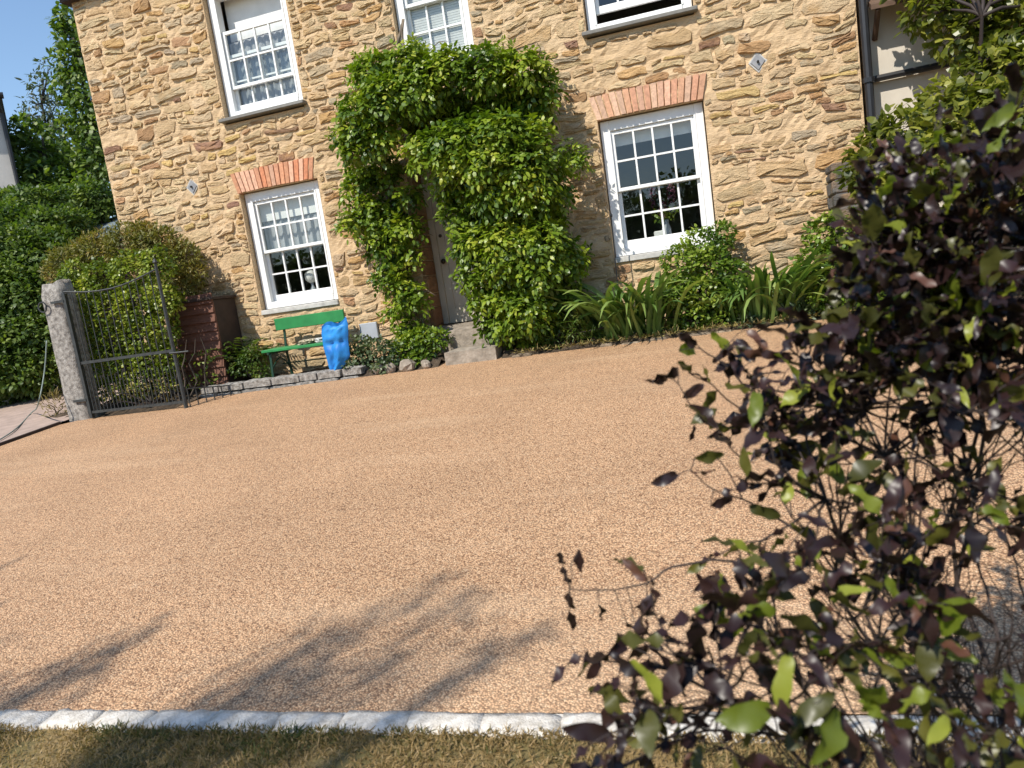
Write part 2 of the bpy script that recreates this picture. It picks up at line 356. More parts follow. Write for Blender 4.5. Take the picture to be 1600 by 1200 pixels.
def foliage(name, blobs, mat, parent, density=120, L=0.07, W=0.02, droop=0.3, spray=0, up=0.15, tonef=None, rnd=0.6, kind='stuff', bend=0.18, shell=(0.72, 1.06)):
    P, Nn = blob_points(blobs, density, up, shell); n = len(P)
    D = unit(0.75*Nn + rnd*rng.normal(size=(n, 3)) + np.array((0, 0, -droop))); U = unit(Nn*0.6+np.array((0, 0, 0.9))+0.45*rng.normal(size=(n, 3)))
    # clumps of leaves share a tone, with single leaves off it
    cl = np.array([fbm(*(p*3.1), 3) for p in P]); T = np.clip(0.48+0.55*cl+0.2*rng.normal(size=n), 0, 1)
    if spray:
        S = unit(np.cross(D, U)); out = [[], [], [], [], [], []]
        Ls = L*rng.uniform(1.1, 2.3, n)
        for k in range(spray):
            t = (k+1)/spray; sd_ = (-1)**k
            base = P + D*(Ls*t)[:, None] + np.array((0, 0, -1))*(0.35*Ls*t*t)[:, None]
            dd = unit(0.55*D + sd_*S*(0.95 if k < spray-1 else 0.0) + np.array((0, 0, -0.25)) + 0.2*rng.normal(size=(n, 3)))
            out[0].append(base); out[1].append(dd); out[2].append(unit(U+0.25*rng.normal(size=(n, 3))))
            out[3].append(L*rng.uniform(0.75, 1.2, n)); out[4].append(W*rng.uniform(0.8, 1.2, n)); out[5].append(np.clip(T+0.1*rng.normal(size=n), 0, 1))
        P, D, U, LL, WW, T = [np.concatenate(a) for a in out]
    else:
        LL = L*rng.uniform(0.6, 1.25, n); WW = W*rng.uniform(0.7, 1.2, n)
    if tonef is not None: T = np.clip(tonef(P, T), 0, 1)
    V, F, t = leaves(P, D, U, LL, WW, T, bend)
    o = mesh_obj(name, V, F, mat, parent, tone=t)
    if kind: o['kind'] = kind
    return o
def curve_pts(a, b, n=8, sag=0.0, wob=0.0, seed=0):
    a, b = np.array(a, float), np.array(b, float); L = np.linalg.norm(b-a); out = []
    for i in range(n):
        t = i/(n-1); p = a+(b-a)*t
        w = math.sin(math.pi*t)
        p = p + np.array((0, 0, sag*w*L)) + wob*L*w*np.array([noise.noise(Vector((t*3+seed, k*7.3, seed*1.7))) for k in range(3)])
        out.append(p)
    return out

# ================================================================== SETTING: ground, driveway, kerb, path, beds
def sheet(name, poly, mat, dz, zfun=zg):
    V = [(x, y, zfun(x, y)+dz) for x, y in poly]
    return tag(mesh_obj(name, V, [tuple(range(len(V)))], mat), kind='structure')
def kerb_y(x): return -7.06 + 0.026*(x-4.3)
def zground(x, y):
    if y < -7.14: return zg(x, -7.1) + 0.03*(max(y, -25)+7.1) + 0.030
    if y > -0.8: return zg(x, -0.8) + (0.004*min(y+0.8, 40))
    return zg(x, y)
xs = [-400, -150, -60, -30, -16, -10, -7] + [i*0.5 for i in range(-12, 29)] + [16, 20, 30, 60, 150, 400]
ys = [-400, -150, -60, -25, -16, -12, -10] + [i*0.5-9 for i in range(0, 4)] + [-7.2, -7.17, -7.13] + [i*0.5-9 for i in range(4, 18)] + [0, 2, 5, 10, 20, 40, 80, 150, 400]
GV = [(x, y, zground(x, y) - 0.03 + (0.012*fbm(x*0.9, y*0.9) if abs(x) < 20 and -12 < y < 6 else 0)) for y in ys for x in xs]
GF = [(j*len(xs)+i, j*len(xs)+i+1, (j+1)*len(xs)+i+1, (j+1)*len(xs)+i) for j in range(len(ys)-1) for i in range(len(xs)-1)]
tag(mesh_obj('ground', GV, GF, M['lawn'], smooth=True), kind='structure')

BED_Y = -0.86
drive_poly = [(-4.6, kerb_y(-4.6)), (11.5, kerb_y(11.5)), (11.5, BED_Y), (2.62, BED_Y+0.02), (2.6, -0.3), (1.78, -0.3), (1.75, -0.9), (0.9, -0.93), (-0.3, -0.98), (-1.5, -1.08), (-1.6, -1.5), (-3.05, -1.52), (-3.3, -1.7), (-3.34, -2.55), (-3.7, -4.5)]
sheet('driveway', drive_poly, M['drive'], 0.0)
sheet('path', [(-3.35, -1.4), (-3.36, -2.55), (-3.72, -4.5), (-4.6, -7), (-9.5, -7), (-9.5, 6), (-4.4, 6), (-4.0, 0.6)], M['path'], 0.012)
# thin dark strip along the edge of the path
mb = MB()
ep = [(-3.30, -1.66), (-3.345, -2.55), (-3.71, -4.5), (-4.62, -7.0)]
for (x0, y0), (x1, y1) in zip(ep[:-1], ep[1:]):
    d = np.array((x1-x0, y1-y0)); nrm = np.array((-d[1], d[0]))/np.linalg.norm(d)*0.022
    q = [(x0+nrm[0], y0+nrm[1]), (x1+nrm[0], y1+nrm[1]), (x1-nrm[0], y1-nrm[1]), (x0-nrm[0], y0-nrm[1])]
    mb.add([(x, y, zg(x, y)+h) for h in (-0.05, 0.035) for x, y in q], [(0, 1, 2, 3), (4, 7, 6, 5), (0, 4, 5, 1), (1, 5, 6, 2), (2, 6, 7, 3), (3, 7, 4, 0)])
tag(mb.build('path_edging', M['darkwood']), kind='structure')
# planting beds with lumpy soil
def bed(name, x0, x1, y0, y1, h):
    nx, ny = int((x1-x0)/0.06), int((y1-y0)/0.06); V = []
    for j in range(ny+1):
        for i in range(nx+1):
            x = x0+(x1-x0)*i/nx; y = y0+(y1-y0)*j/ny; e = min(1, min(j, ny-j+3)/3)
            V.append((x, y, zg(x, min(y, -0.8)) - 0.02 + e*(h+0.05*fbm(x*4, y*4, 1)+0.02*fbm(x*17, y*17, 2))))
    F = [(j*(nx+1)+i, j*(nx+1)+i+1, (j+1)*(nx+1)+i+1, (j+1)*(nx+1)+i) for j in range(ny) for i in range(nx)]
    return tag(mesh_obj(name, V, F, M['soil'], smooth=True), kind='structure')
bed('planting_bed', -1.9, 1.8, -0.92, 0.0, 0.09)
bed('planting_bed', 2.60, 8.0, BED_Y-0.03, 0.0, 0.06)
bed('planting_bed', -4.0, -1.55, -1.46, 0.0, 0.03)

# kerb of pale granite setts, each a piece of its own
kerb = bpy.data.objects.new('kerb', None); COL.objects.link(kerb); tag(kerb, kind='structure')
mb = MB(); kx0, kx1 = -4.6, 11.5
mb.add([(kx0, kerb_y(kx0)-0.002, zg(kx0, -7.1)+0.002), (kx1, kerb_y(kx1)-0.002, zg(kx1, -7.1)+0.002), (kx1, kerb_y(kx1)-0.10, zg(kx1, -7.1)+0.002), (kx0, kerb_y(kx0)-0.10, zg(kx0, -7.1)+0.002)], [(0, 3, 2, 1)])
mb.build('mortar_joint', M['kerb'], kerb)
x = kx0+0.02
while x < kx1-0.3:
    w = random.uniform(0.17, 0.30); g = 0.0015; y1 = kerb_y(x+w/2)+random.uniform(-0.008, 0.004); y0 = y1-random.uniform(0.102, 0.120); zt = zg(x+w/2, -7.1)+random.uniform(0.010, 0.014)
    nx, ny = 6, 4; V = []; F = []; sk = random.uniform(-0.02, 0.02)
    for j in range(ny+1):
        for i in range(nx+1):
            a, b = i/nx, j/ny; ex = min(a, 1-a); ey = min(b, 1-b)
            px = x+g+(w-2*g)*a + sk*(b-0.5) + (0.004*fbm(x+i, j*3.1) if ex == 0 else 0)
            py = y0+(y1-y0)*b + (0.012*fbm(x*5+i*0.9, j*1.3) if ey == 0 else 0)
            pz = zt - (0.005 if (ex == 0 or ey == 0) else 0) - 0.0015*((2*a-1)**2+(2*b-1)**2) + 0.004*fbm(px*20, py*20)
            V.append((px, py, pz))
    n0 = len(V); ring = [i for i in range(nx+1)] + [(j)*(nx+1)+nx for j in range(1, ny+1)] + [ny*(nx+1)+i for i in range(nx-1, -1, -1)] + [j*(nx+1) for j in range(ny-1, 0, -1)]
    for r in ring: V.append((V[r][0], V[r][1], zt-0.09))
    F = [(j*(nx+1)+i, j*(nx+1)+i+1, (j+1)*(nx+1)+i+1, (j+1)*(nx+1)+i) for j in range(ny) for i in range(nx)]
    F += [(ring[k], n0+k, n0+(k+1) % len(ring), ring[(k+1) % len(ring)]) for k in range(len(ring))]
    mesh_obj('kerb_stone', V, F, M['kerb'], kerb, smooth=True); x += w

# ================================================================== THE HOUSE
WY = -0.09                                   # face of the mortar; stones stand proud of it, window frames sit at Y = 0
HX0, HX1, HZ1 = -3.12, 6.86, 5.62
TH = 0.42
WIN = {'LL': (-1.017, 0.183, 0.99, 2.605), 'LR': (3.996, 5.196, 0.99, 2.605), 'UL': (-1.017, 0.183, 3.604, 5.29), 'UM': (1.64, 2.60, 3.64, 5.29), 'UR': (3.996, 5.196, 3.604, 5.29)}
DOOR = (1.52, 2.60, 0.0, 2.55)
OPEN = [(a-0.012, b+0.012, c-0.07, d+0.012) for a, b, c, d in WIN.values()] + [DOOR]
house = thing('stone_house', (1.9, 0, 0), 'two-storey tan rubble stone house with white sash windows across the driveway', 'house')
def cuts(lo, hi, edges, step):
    e = sorted(set([lo, hi]+[x for x in edges if lo < x < hi])); out = [lo]
    for a, b in zip(e[:-1], e[1:]):
        n = max(1, int(round((b-a)/step)))
        out += [a+(b-a)*(i+1)/n for i in range(n)]
    return out
wx = cuts(HX0, HX1, [o[0] for o in OPEN]+[o[1] for o in OPEN], 0.055); wz = cuts(-0.3, HZ1, [o[2] for o in OPEN]+[o[3] for o in OPEN], 0.055)
def in_open(x, z, m=0.0): return any(o[0]-m < x < o[1]+m and o[2]-m < z < o[3]+m for o in OPEN)
def near_edge(x, z):
    d = 9
    for o in OPEN:
        dx = max(o[0]-x, 0, x-o[1]); dz = max(o[2]-z, 0, z-o[3]); d = min(d, math.hypot(dx, dz))
    return min(d, x-HX0+0.02, HX1-x+0.02)
V = []; vid = {}; F = []
def vtx(x, y, z):
    k = (round(x, 4), round(y, 4), round(z, 4))
    if k not in vid:
        vid[k] = len(V); V.append((x, y, z))
    return vid[k]
def fv(x, z):
    a = min(1, near_edge(x, z)/0.08); k = ('f', round(x, 4), round(z, 4))
    if k not in vid:
        vid[k] = len(V); V.append((x, WY - a*(0.016*fbm(x*5, z*9)+0.014*fbm(x*17, z*24, 3)), z))
    return vid[k]
for i in range(len(wx)-1):
    for j in range(len(wz)-1):
        cx, cz = (wx[i]+wx[i+1])/2, (wz[j]+wz[j+1])/2
        if in_open(cx, cz): continue
        F.append((fv(wx[i], wz[j]), fv(wx[i+1], wz[j]), fv(wx[i+1], wz[j+1]), fv(wx[i], wz[j+1])))
def quad(*p): 
    F.append(tuple(range(len(V), len(V)+len(p)))); V.extend(p)
YB = WY+TH
for o in OPEN:                                # stone reveals round each opening
    a, b, c, d = o; y0, y1 = WY-0.004, YB
    quad((a, y0, c), (a, y1, c), (a, y1, d), (a, y0, d)); quad((b, y0, c), (b, y0, d), (b, y1, d), (b, y1, c))
    quad((a, y0, d), (a, y1, d), (b, y1, d), (b, y0, d)); quad((a, y0, c), (b, y0, c), (b, y1, c), (a, y1, c))
# side walls
quad((HX0, WY, -0.3), (HX0, WY, HZ1), (HX0, 7.0, HZ1), (HX0, 7.0, -0.3)); quad((HX1, WY, -0.3), (HX1, 7.0, -0.3), (HX1, 7.0, HZ1), (HX1, WY, HZ1))
quad((HX0, 7.0, -0.3), (HX0, 7.0, HZ1), (HX1, 7.0, HZ1), (HX1, 7.0, -0.3))
quad((HX0, WY, HZ1), (HX1, WY, HZ1), (HX1, YB, HZ1), (HX0, YB, HZ1))
wall = mesh_obj('wall', V, F, M['mortar'], house)
# rooms behind the windows
mb = MB()
for zf, zc in ((0.42, 2.95), (3.05, 5.55)):
    for xa, xb in ((HX0+0.3, 1.2), (1.2, 2.9), (2.9, HX1-0.3)):
        mb.add([(xa, YB+0.01, zf), (xb, YB+0.01, zf), (xb, 4.2, zf), (xa, 4.2, zf), (xa, YB+0.01, zc), (xb, YB+0.01, zc), (xb, 4.2, zc), (xa, 4.2, zc)],
               [(4, 7, 6, 5), (3, 2, 6, 7), (0, 3, 7, 4), (1, 5, 6, 2), (0, 1, 2, 3)])
mb.build('room_lining', M['plaster'], house)

# ---- rubble stones
PAL = [((0.61, 0.44, 0.25), 6), ((0.64, 0.475, 0.28), 6), ((0.56, 0.39, 0.21), 5), ((0.54, 0.41, 0.255), 3.0), ((0.45, 0.36, 0.235), 1.8), ((0.58, 0.36, 0.165), 1.7), ((0.46, 0.27, 0.14), 1.4), ((0.33, 0.19, 0.115), 0.6), ((0.60, 0.42, 0.175), 1.0)]
pw = np.array([w for _, w in PAL], float); pw /= pw.sum()
def stone_col():
    c = np.array(PAL[rng.choice(len(PAL), p=pw)][0]); return np.clip(c*rng.uniform(0.90, 1.10)+rng.normal(size=3)*0.005, 0.03, 0.8)
LINT = [(-1.13, 0.225, 2.60, 2.90), (3.89, 5.30, 2.60, 2.90)]
BLOCK = [(o[0]-0.004, o[1]+0.004, o[2]-0.004, o[3]+0.004) for o in OPEN] + LINT + [(-1.12, 0.27, 3.52, 3.62), (3.90, 5.29, 3.50, 3.62), (-1.07, 0.25, 0.88, 1.0)]
DIA = [(at(301, 292, WY)[0], at(301, 292, WY)[2]), (at(1184, 97, WY)[0], at(1184, 97, WY)[2])]
BLOCK += [(x-0.09, x+0.09, z-0.10, z+0.10) for x, z in DIA]
def subtract(r, b):
    x0, x1, z0, z1 = r
    if b[0] >= x1 or b[1] <= x0 or b[2] >= z1 or b[3] <= z0: return [r]
    out = []
    if b[0] > x0: out.append((x0, b[0], z0, z1))
    if b[1] < x1: out.append((b[1], x1, z0, z1))
    xa, xb = max(x0, b[0]), min(x1, b[1])
    if b[2] > z0: out.append((xa, xb, z0, b[2]))
    if b[3] < z1: out.append((xa, xb, b[3], z1))
    return out
cells = []; z = -0.12
while z < HZ1-0.03:
    h = random.choice([0.055, 0.075, 0.09, 0.11, 0.13, 0.16, 0.20]); h = min(h*random.uniform(0.9, 1.12), HZ1-z); x = HX0
    while x < HX1-0.02:
        w = h*random.uniform(1.2, 3.6)*random.uniform(0.9, 1.15)+0.03; w = min(w, 0.62)
        if HX1-x-w < 0.09: w = HX1-x
        if h > 0.13 and random.random() < 0.34:                   # two thin stones one on the other
            k = random.uniform(0.38, 0.62); m_ = x+w*random.uniform(0.3, 0.7)
            cells.append((x, x+w, z, z+h*k))
            if w > 0.3: cells += [(x, m_, z+h*k, z+h), (m_, x+w, z+h*k, z+h)]
            else: cells.append((x, x+w, z+h*k, z+h))
        else: cells.append((x, x+w, z, z+h))
        x += w
    z += h
def warp(x, z):
    a = min(1.0, max(0.0, near_edge(x, z)/0.16))
    return x + a*0.035*fbm(x*2.7, z*4.0, 5.0), z + a*(0.060*fbm(x*1.25, z*1.5, 9.0)+0.022*fbm(x*6, z*5, 2.0))
stones = []
for c in cells:
    rs = [c]
    for b in BLOCK: rs = [q for r in rs for q in subtract(r, b)]
    for x0, x1, z0, z1 in rs:
        if x1-x0 < 0.045 or z1-z0 < 0.03: continue
        if random.random() < 0.06+0.30*max(0, fbm(x0*1.1, z0*1.4, 21.0)): continue      # buried under the pointing
        w, h = x1-x0, z1-z0; g = random.uniform(0.002, 0.010); n = 10 if w < 0.2 else 13
        cx, cz = (x0+x1)/2, (z0+z1)/2; ex = random.uniform(0.22, 0.5); out = []
        shear = random.uniform(-0.28, 0.28)*h
        for k in range(n):
            a = 2*math.pi*(k+random.uniform(-0.22, 0.22))/n; ca, sa = math.cos(a), math.sin(a)
            px = math.copysign(abs(ca)**ex, ca)*(w/2-g); pz = math.copysign(abs(sa)**ex, sa)*(h/2-g)
            kx = 1-random.uniform(0, 0.16); kz = 1-random.uniform(0, 0.26)
            px = px*kx + shear*(pz/(h/2))*0.5; px = max(-w/2+0.003, min(w/2-0.003, px)); pz *= kz
            out.append(warp(cx+px, cz+pz))
        stones.append((w*h, out, warp(cx, cz), random.uniform(0.005, 0.021)*min(1.3, 0.6+h*4)))
stones.sort(key=lambda s: -s[0])
def visible_rank(s):                         # stones behind the climber or outside the picture come last
    d = np.array((s[2][0], WY, s[2][1]))-CAM; t = d@AX_F; u = 800+FPX*(d@AX_R)/t; v = 600-FPX*(d@AX_U)/t
    hid = not (0 < u < 1345 and 0 < v < 590) or (560 < u < 885 and 105 < v < 520); return (hid, -s[0]/t/t)
stones.sort(key=visible_rank)
def stone_geo(s):
    area, out, (cx, cz), d = s; n = len(out); tx, tz = random.uniform(-0.5, 0.5)*d, random.uniform(-0.85, 0.15)*d
    V = [(x, WY+0.012, z) for x, z in out]; ext = max(0.05, max(abs(x-cx) for x, _ in out)); exz = max(0.03, max(abs(z-cz) for _, z in out))
    for kk, dd, jit in ((0.93, 0.72, 0.45), (0.55, 1.0, 0.65)):
        for x, z in out:
            px, pz = cx+(x-cx)*kk, cz+(z-cz)*kk; q = random.uniform(1-jit, 1+jit)
            V.append((px+random.uniform(-.004, .004), WY-(d*dd*q+tx*(px-cx)/ext+tz*(pz-cz)/exz)-0.004, pz+random.uniform(-.004, .004)))
    V.append((cx+random.uniform(-.01, .01), WY-d*random.uniform(0.85, 1.35)-0.004, cz)); F = []
    for r in (0, n):
        for k in range(n): F.append((r+k, r+(k+1) % n, r+n+(k+1) % n, r+n+k))
    for k in range(n): F.append((2*n+k, 2*n+(k+1) % n, 3*n))
    return V, F
RV, RF, RC = [], [], []
for i, s in enumerate(stones):
    V, F = stone_geo(s); c = (*stone_col(), 1.0)
    if i < 300: mesh_obj('stone', V, F, M['stone'], wall, scol=[c]*len(V))
    else:
        n = len(RV); RV += V; RF += [tuple(k+n for k in f) for f in F]; RC += [c]*len(V)
mesh_obj('rubble_stones', RV, RF, M['stone'], wall, scol=RC)['kind'] = 'stuff'

# ---- brick flat arches over the lower windows
BR = [(0.60, 0.25, 0.13), (0.64, 0.31, 0.18), (0.56, 0.22, 0.11), (0.66, 0.38, 0.25), (0.61, 0.29, 0.16)]
BR2 = [(0.60, 0.33, 0.20), (0.63, 0.37, 0.25), (0.56, 0.29, 0.18), (0.64, 0.41, 0.28)]
for (x0, x1, z0, z1), pal in zip(LINT, (BR, BR2)):
    mb = MB(); mb.box((x0+0.05, WY+0.0, z0+0.012), (x1-0.05, WY+0.06, z1-0.02)); lin = mb.build('brick_arch', M['mortar'], house)
    n = 17; cxm = (x0+x1)/2
    for k in range(n):
        a, b = x0+0.02+(x1-x0-0.04)*k/n+0.0035, x0+0.02+(x1-x0-0.04)*(k+1)/n-0.0035
        fan = 0.10; sb = 1-0.10
        def sk(x, top): return cxm+(x-cxm)*(1.0 if top else sb)
        cam_ = 0.012*(1-((a+b)/2-cxm)**2/((x1-x0)/2)**2); zb, zt = z0+0.008+cam_+random.uniform(-.004, .004), z1-0.012+cam_+random.uniform(-.005, .005)
        yf = WY-0.022+random.uniform(-0.005, 0.005); V = []
        for y, e in ((yf, 0.004), (WY+0.05, 0.0)):
            V += [(sk(a, 0)+e, y, zb+e), (sk(b, 0)-e, y, zb+e), (sk(b, 1)-e, y, zt-e), (sk(a, 1)+e, y, zt-e)]
        F = [(0, 1, 2, 3), (4, 7, 6, 5), (0, 4, 5, 1), (1, 5, 6, 2), (2, 6, 7, 3), (3, 7, 4, 0)]
        c = np.array(random.choice(pal))*random.uniform(0.85, 1.12); mesh_obj('brick', V, F, M['brick'], lin, scol=[(*c, 1)]*8)

# ---- sash windows
def sash(mb, x0, x1, z0, z1, y, cols, rows, stile=0.045, top=0.045, bot=0.05, bar=0.022):
    """adds one sash to mb and returns its pane rectangles"""
    d = 0.04; mb.box((x0, y, z0), (x0+stile, y+d, z1), 0.004); mb.box((x1-stile, y, z0), (x1, y+d, z1), 0.004)
    mb.box((x0+stile, y+0.001, z0), (x1-stile, y+d-0.001, z0+bot), 0.004); mb.box((x0+stile, y+0.001, z1-top), (x1-stile, y+d-0.001, z1), 0.004)
    xa, xb, za, zb = x0+stile, x1-stile, z0+bot, z1-top; panes = []
    for i in range(1, cols): xm = xa+(xb-xa)*i/cols; mb.box((xm-bar/2, y+0.004, za), (xm+bar/2, y+d-0.006, zb))
    for j in range(1, rows): zm = za+(zb-za)*j/rows; mb.box((xa, y+0.006, zm-bar/2), (xb, y+d-0.008, zm+bar/2))
    for i in range(cols):
        for j in range(rows): panes.append((xa+(xb-xa)*i/cols+bar/2*(i > 0), xa+(xb-xa)*(i+1)/cols-bar/2*(i < cols-1), za+(zb-za)*j/rows+bar/2*(j > 0), za+(zb-za)*(j+1)/rows-bar/2*(j < rows-1), y+d*0.55))
    return panes
def window(key, cols=4, up_drop=0.0, low_rise=0.0, sill='slate_sill', sill_h=0.045, label=None, ext=0.055, prj=0.10):
    x0, x1, z0, z1 = WIN[key]; fw = 0.105; hd = 0.125; bt = 0.095; mb = MB()
    mb.box((x0, 0.0, z0), (x0+fw, 0.14, z1), 0.006); mb.box((x1-fw, 0.0, z0), (x1, 0.14, z1), 0.006)
    mb.box((x0+fw, 0.001, z1-hd), (x1-fw, 0.139, z1-0.002), 0.004); mb.box((x0+fw, -0.012, z0+0.001), (x1-fw, 0.139, z0+bt), 0.006)
    # staff bead round the frame
    for xa in (x0+fw-0.012, x1-fw-0.008): mb.box((xa, -0.010, z0+bt), (xa+0.02, 0.0, z1-hd))
    w = mb.build('window', M['white'], house)
    if label: w['label'] = label
    xa, xb, za, zb = x0+fw+0.002, x1-fw-0.002, z0+bt+0.002, z1-hd-0.002; zm = (za+zb)/2
    s1 = MB(); p1 = sash(s1, xa, xb, zm-0.02-up_drop, zb-up_drop, 0.025, cols, 2, bot=0.042); s1.build('sash', M['white'], w)
    s2 = MB(); p2 = sash(s2, xa, xb, za+low_rise, zm+0.02+low_rise, 0.075, cols, 2, bot=0.085, top=0.042); s2.build('sash', M['white'], w)
    for a, b, c, d, y in p1+p2:
        mesh_obj('pane', [(a-0.003, y, c-0.003), (b+0.003, y, c-0.003), (b+0.003, y+0.003, d+0.003), (a-0.003, y+0.003, d+0.003)], [(0, 1, 2, 3)], M['glass'], w)
    if key[0] == 'L': mb = MB(); mb.box((x0+0.01, 0.142, z0+0.02), (x1-0.01, 0.40, z0+0.125)); mb.build('window_board', M['white'], w)
    mb = MB(); mb.box((x0-ext, WY-prj, z0-sill_h-0.004), (x1+ext, 0.10, z0-0.004), 0.008, 0.003); mb.build('sill', M[sill], w)
    return w, (xa, xb, za, zb, zm)
def cloth(name, xa, xb, z0, z1, y, mat, parent, folds=7, amp=0.02, flat=False):
    nx, nz_ = (1 if flat else 60), 6; V = []
    for j in range(nz_+1):
        for i in range(nx+1):
            t = i/nx; V.append((xa+(xb-xa)*t, y + (0 if flat else amp*math.sin(t*folds*2*math.pi+0.6*math.sin(t*9))*(0.5+0.5*(1-j/nz_))), z0+(z1-z0)*j/nz_))
    F = [(j*(nx+1)+i, j*(nx+1)+i+1, (j+1)*(nx+1)+i+1, (j+1)*(nx+1)+i) for j in range(nz_) for i in range(nx)]
    return mesh_obj(name, V, F, mat, parent, smooth=not flat)
w, r = window('LL', sill='stone_sill', sill_h=0.07, ext=0.01, prj=0.03, label='lower sash window above the green bench')
cloth('roller_blind', r[0], r[1], r[3]-0.27, r[3]+0.05, 0.135, M['blind'], w, flat=True)
cloth('net_curtain', r[0], r[1], r[4]-0.02, r[3]-0.1, 0.165, M['net'], w, 9, 0.018)
w, r = window('LR', sill='stone_sill', sill_h=0.07, ext=0.01, prj=0.03, label='lower sash window beside the climber, flowers inside')
cloth('roller_blind', r[0], r[1], r[3]-0.17, r[3]+0.05, 0.135, M['blind'], w, flat=True)
w, r = window('UL', up_drop=0.42, label='upper sash window with its top sash pulled down')
cloth('roller_blind', r[0], r[1], r[3]-0.5, r[3]+0.05, 0.22, M['blind'], w, flat=True)
cloth('net_curtain', r[0], r[1], r[2]-0.05, r[4]+0.2, 0.165, M['net'], w, 10, 0.018)
w, r = window('UM', cols=3, label='narrow upper window with a slatted blind')
bl = MB(); zz = r[2]+0.02
slats = []
while zz < r[3]: slats.append(zz); zz += 0.030
for zz in slats:
    V = [(r[0]+0.01, 0.125, zz+0.012), (r[1]-0.01, 0.125, zz+0.012), (r[1]-0.01, 0.130, zz-0.013), (r[0]+0.01, 0.130, zz-0.013)]
    mesh_obj('blind_slat', V+[(x, y+0.002, z) for x, y, z in V], [(0, 1, 2, 3), (4, 7, 6, 5), (0, 4, 5, 1), (2, 6, 7, 3)], M['blind'], w)
w, r = window('UR', low_rise=0.13, label='upper sash window with its bottom sash raised')

# ---- cast tie plates (diamonds), gutter, downpipe, roof
for x, z in DIA:
    V = []; 
    for y, s in ((WY-0.008, 0.098), (WY-0.02, 0.085)):
        for a in range(4): V.append((x+s*0.86*math.cos(a*math.pi/2), y, z+s*math.sin(a*math.pi/2)))
    o = mesh_obj('tie_plate', V, [(0, 3, 2, 1), (4, 5, 6, 7)]+[(k, (k+1) % 4, 4+(k+1) % 4, 4+k) for k in range(4)], M['tie'], house)
    mb = MB(); s = 0.125; q = [(x+s*0.86*math.cos(a*math.pi/2), z+s*math.sin(a*math.pi/2)) for a in range(4)]
    mb.add([(a, WY+0.02, b) for a, b in q]+[(x+(a-x)*0.93, WY-0.010, z+(b-z)*0.93) for a, b in q], [(k, (k+1) % 4, 4+(k+1) % 4, 4+k) for k in range(4)]+[(4, 5, 6, 7)]); mb.build('mortar_rim', M['stone_sill'], o)
    mb = MB(); mb.lathe((x, WY-0.034, z), [(0.004, -0.02), (0.014, -0.012), (0.014, 0.016)], 8, 'y'); mb.build('bolt', M['iron'], o)
mb = MB(); mb.box((HX0-0.10, WY-0.10, HZ1-0.02), (HX1+0.1, WY+0.25, HZ1+0.14)); mb.build('fascia', M['darkwood'], house)
mb = MB(); mb.tube([(HX0-0.14, WY-0.15, HZ1+0.12), (HX1+0.14, WY-0.15, HZ1+0.10)], 0.06, 10); mb.build('gutter', M['black'], house, smooth=True)
mb = MB(); yr = 3.45
for s_ in (-1, 1):
    ye = WY-0.16 if s_ < 0 else 7.16
    V = [(HX0-0.12, ye, HZ1+0.16), (HX1+0.12, ye, HZ1+0.16), (HX1+0.12, yr, HZ1+2.9), (HX0-0.12, yr, HZ1+2.9)]
    mb.add(V+[(x, y, z+0.07) for x, y, z in V], [(0, 1, 2, 3), (4, 7, 6, 5), (0, 4, 5, 1), (1, 5, 6, 2), (3, 7, 4, 0), (2, 6, 7, 3)])
mb.build('roof', M['slate'], house)
mb = MB()
for xx in (HX0, HX1): mb.add([(xx, WY+0.1, HZ1), (xx, 6.9, HZ1), (xx, yr, HZ1+2.75)], [(0, 1, 2)])
mb.build('gable', M['mortar'], house)
px_ = 6.92; mb = MB(); mb.tube([(px_, WY-0.13, HZ1+0.06), (px_, WY-0.06, HZ1-0.3), (px_, WY-0.06, 0.05)], 0.045, 10)
for zc in (4.4, 2.45, 0.9): mb.lathe((px_, WY-0.06, zc), [(0.045, -0.03), (0.06, -0.025), (0.06, 0.025), (0.045, 0.03)], 10)
mb.build('downpipe', M['black'], house, smooth=False)
# ---- front door in its deep reveal
z = 0.44; k = 0
while z < 2.5:
    h = min(random.uniform(0.14, 0.26), 2.54-z)
    if h > 0.05:
        c = np.array(random.choice([(0.36, 0.20, 0.11), (0.30, 0.155, 0.085), (0.42, 0.27, 0.15), (0.34, 0.22, 0.13)])); mb = MB(); mb.bevbox((DOOR[0]-0.05, WY-0.012, z+0.006), (DOOR[0]+0.016+random.uniform(-.006, .006), 0.22, z+h-0.006), 0.012, 0.004)
        mb.build('jamb_stone', M['stone'], house, scol=[(*c, 1)]*len(mb.v))
    z += h
dx0, dx1, dz0, dz1 = DOOR[0]+0.01, DOOR[1]-0.01, 0.44, DOOR[3]-0.005
mb = MB(); mb.box((DOOR[0], WY, -0.1), (DOOR[1], 0.33, 0.43)); mb.build('threshold', M['step'], house)
mb = MB(); mb.box((dx0, 0.23, dz0), (dx0+0.085, 0.32, dz1), 0.006); mb.box((dx1-0.085, 0.23, dz0), (dx1, 0.32, dz1), 0.006); mb.box((dx0+0.085, 0.231, dz1-0.09), (dx1-0.085, 0.319, dz1), 0.006)
mb.build('door_frame', M['door'], house)
ax, bx_ = dx0+0.088, dx1-0.088; mb = MB(); mb.box((ax, 0.275, dz0+0.004), (bx_, 0.318, dz1-0.093))
dz_t = dz1-0.093; sty = 0.10; midx_ = (ax+bx_)/2
for a, b in ((ax, ax+sty), (midx_-0.045, midx_+0.045), (bx_-sty, bx_)): mb.box((a, 0.258, dz0+0.004), (b, 0.276, dz_t))
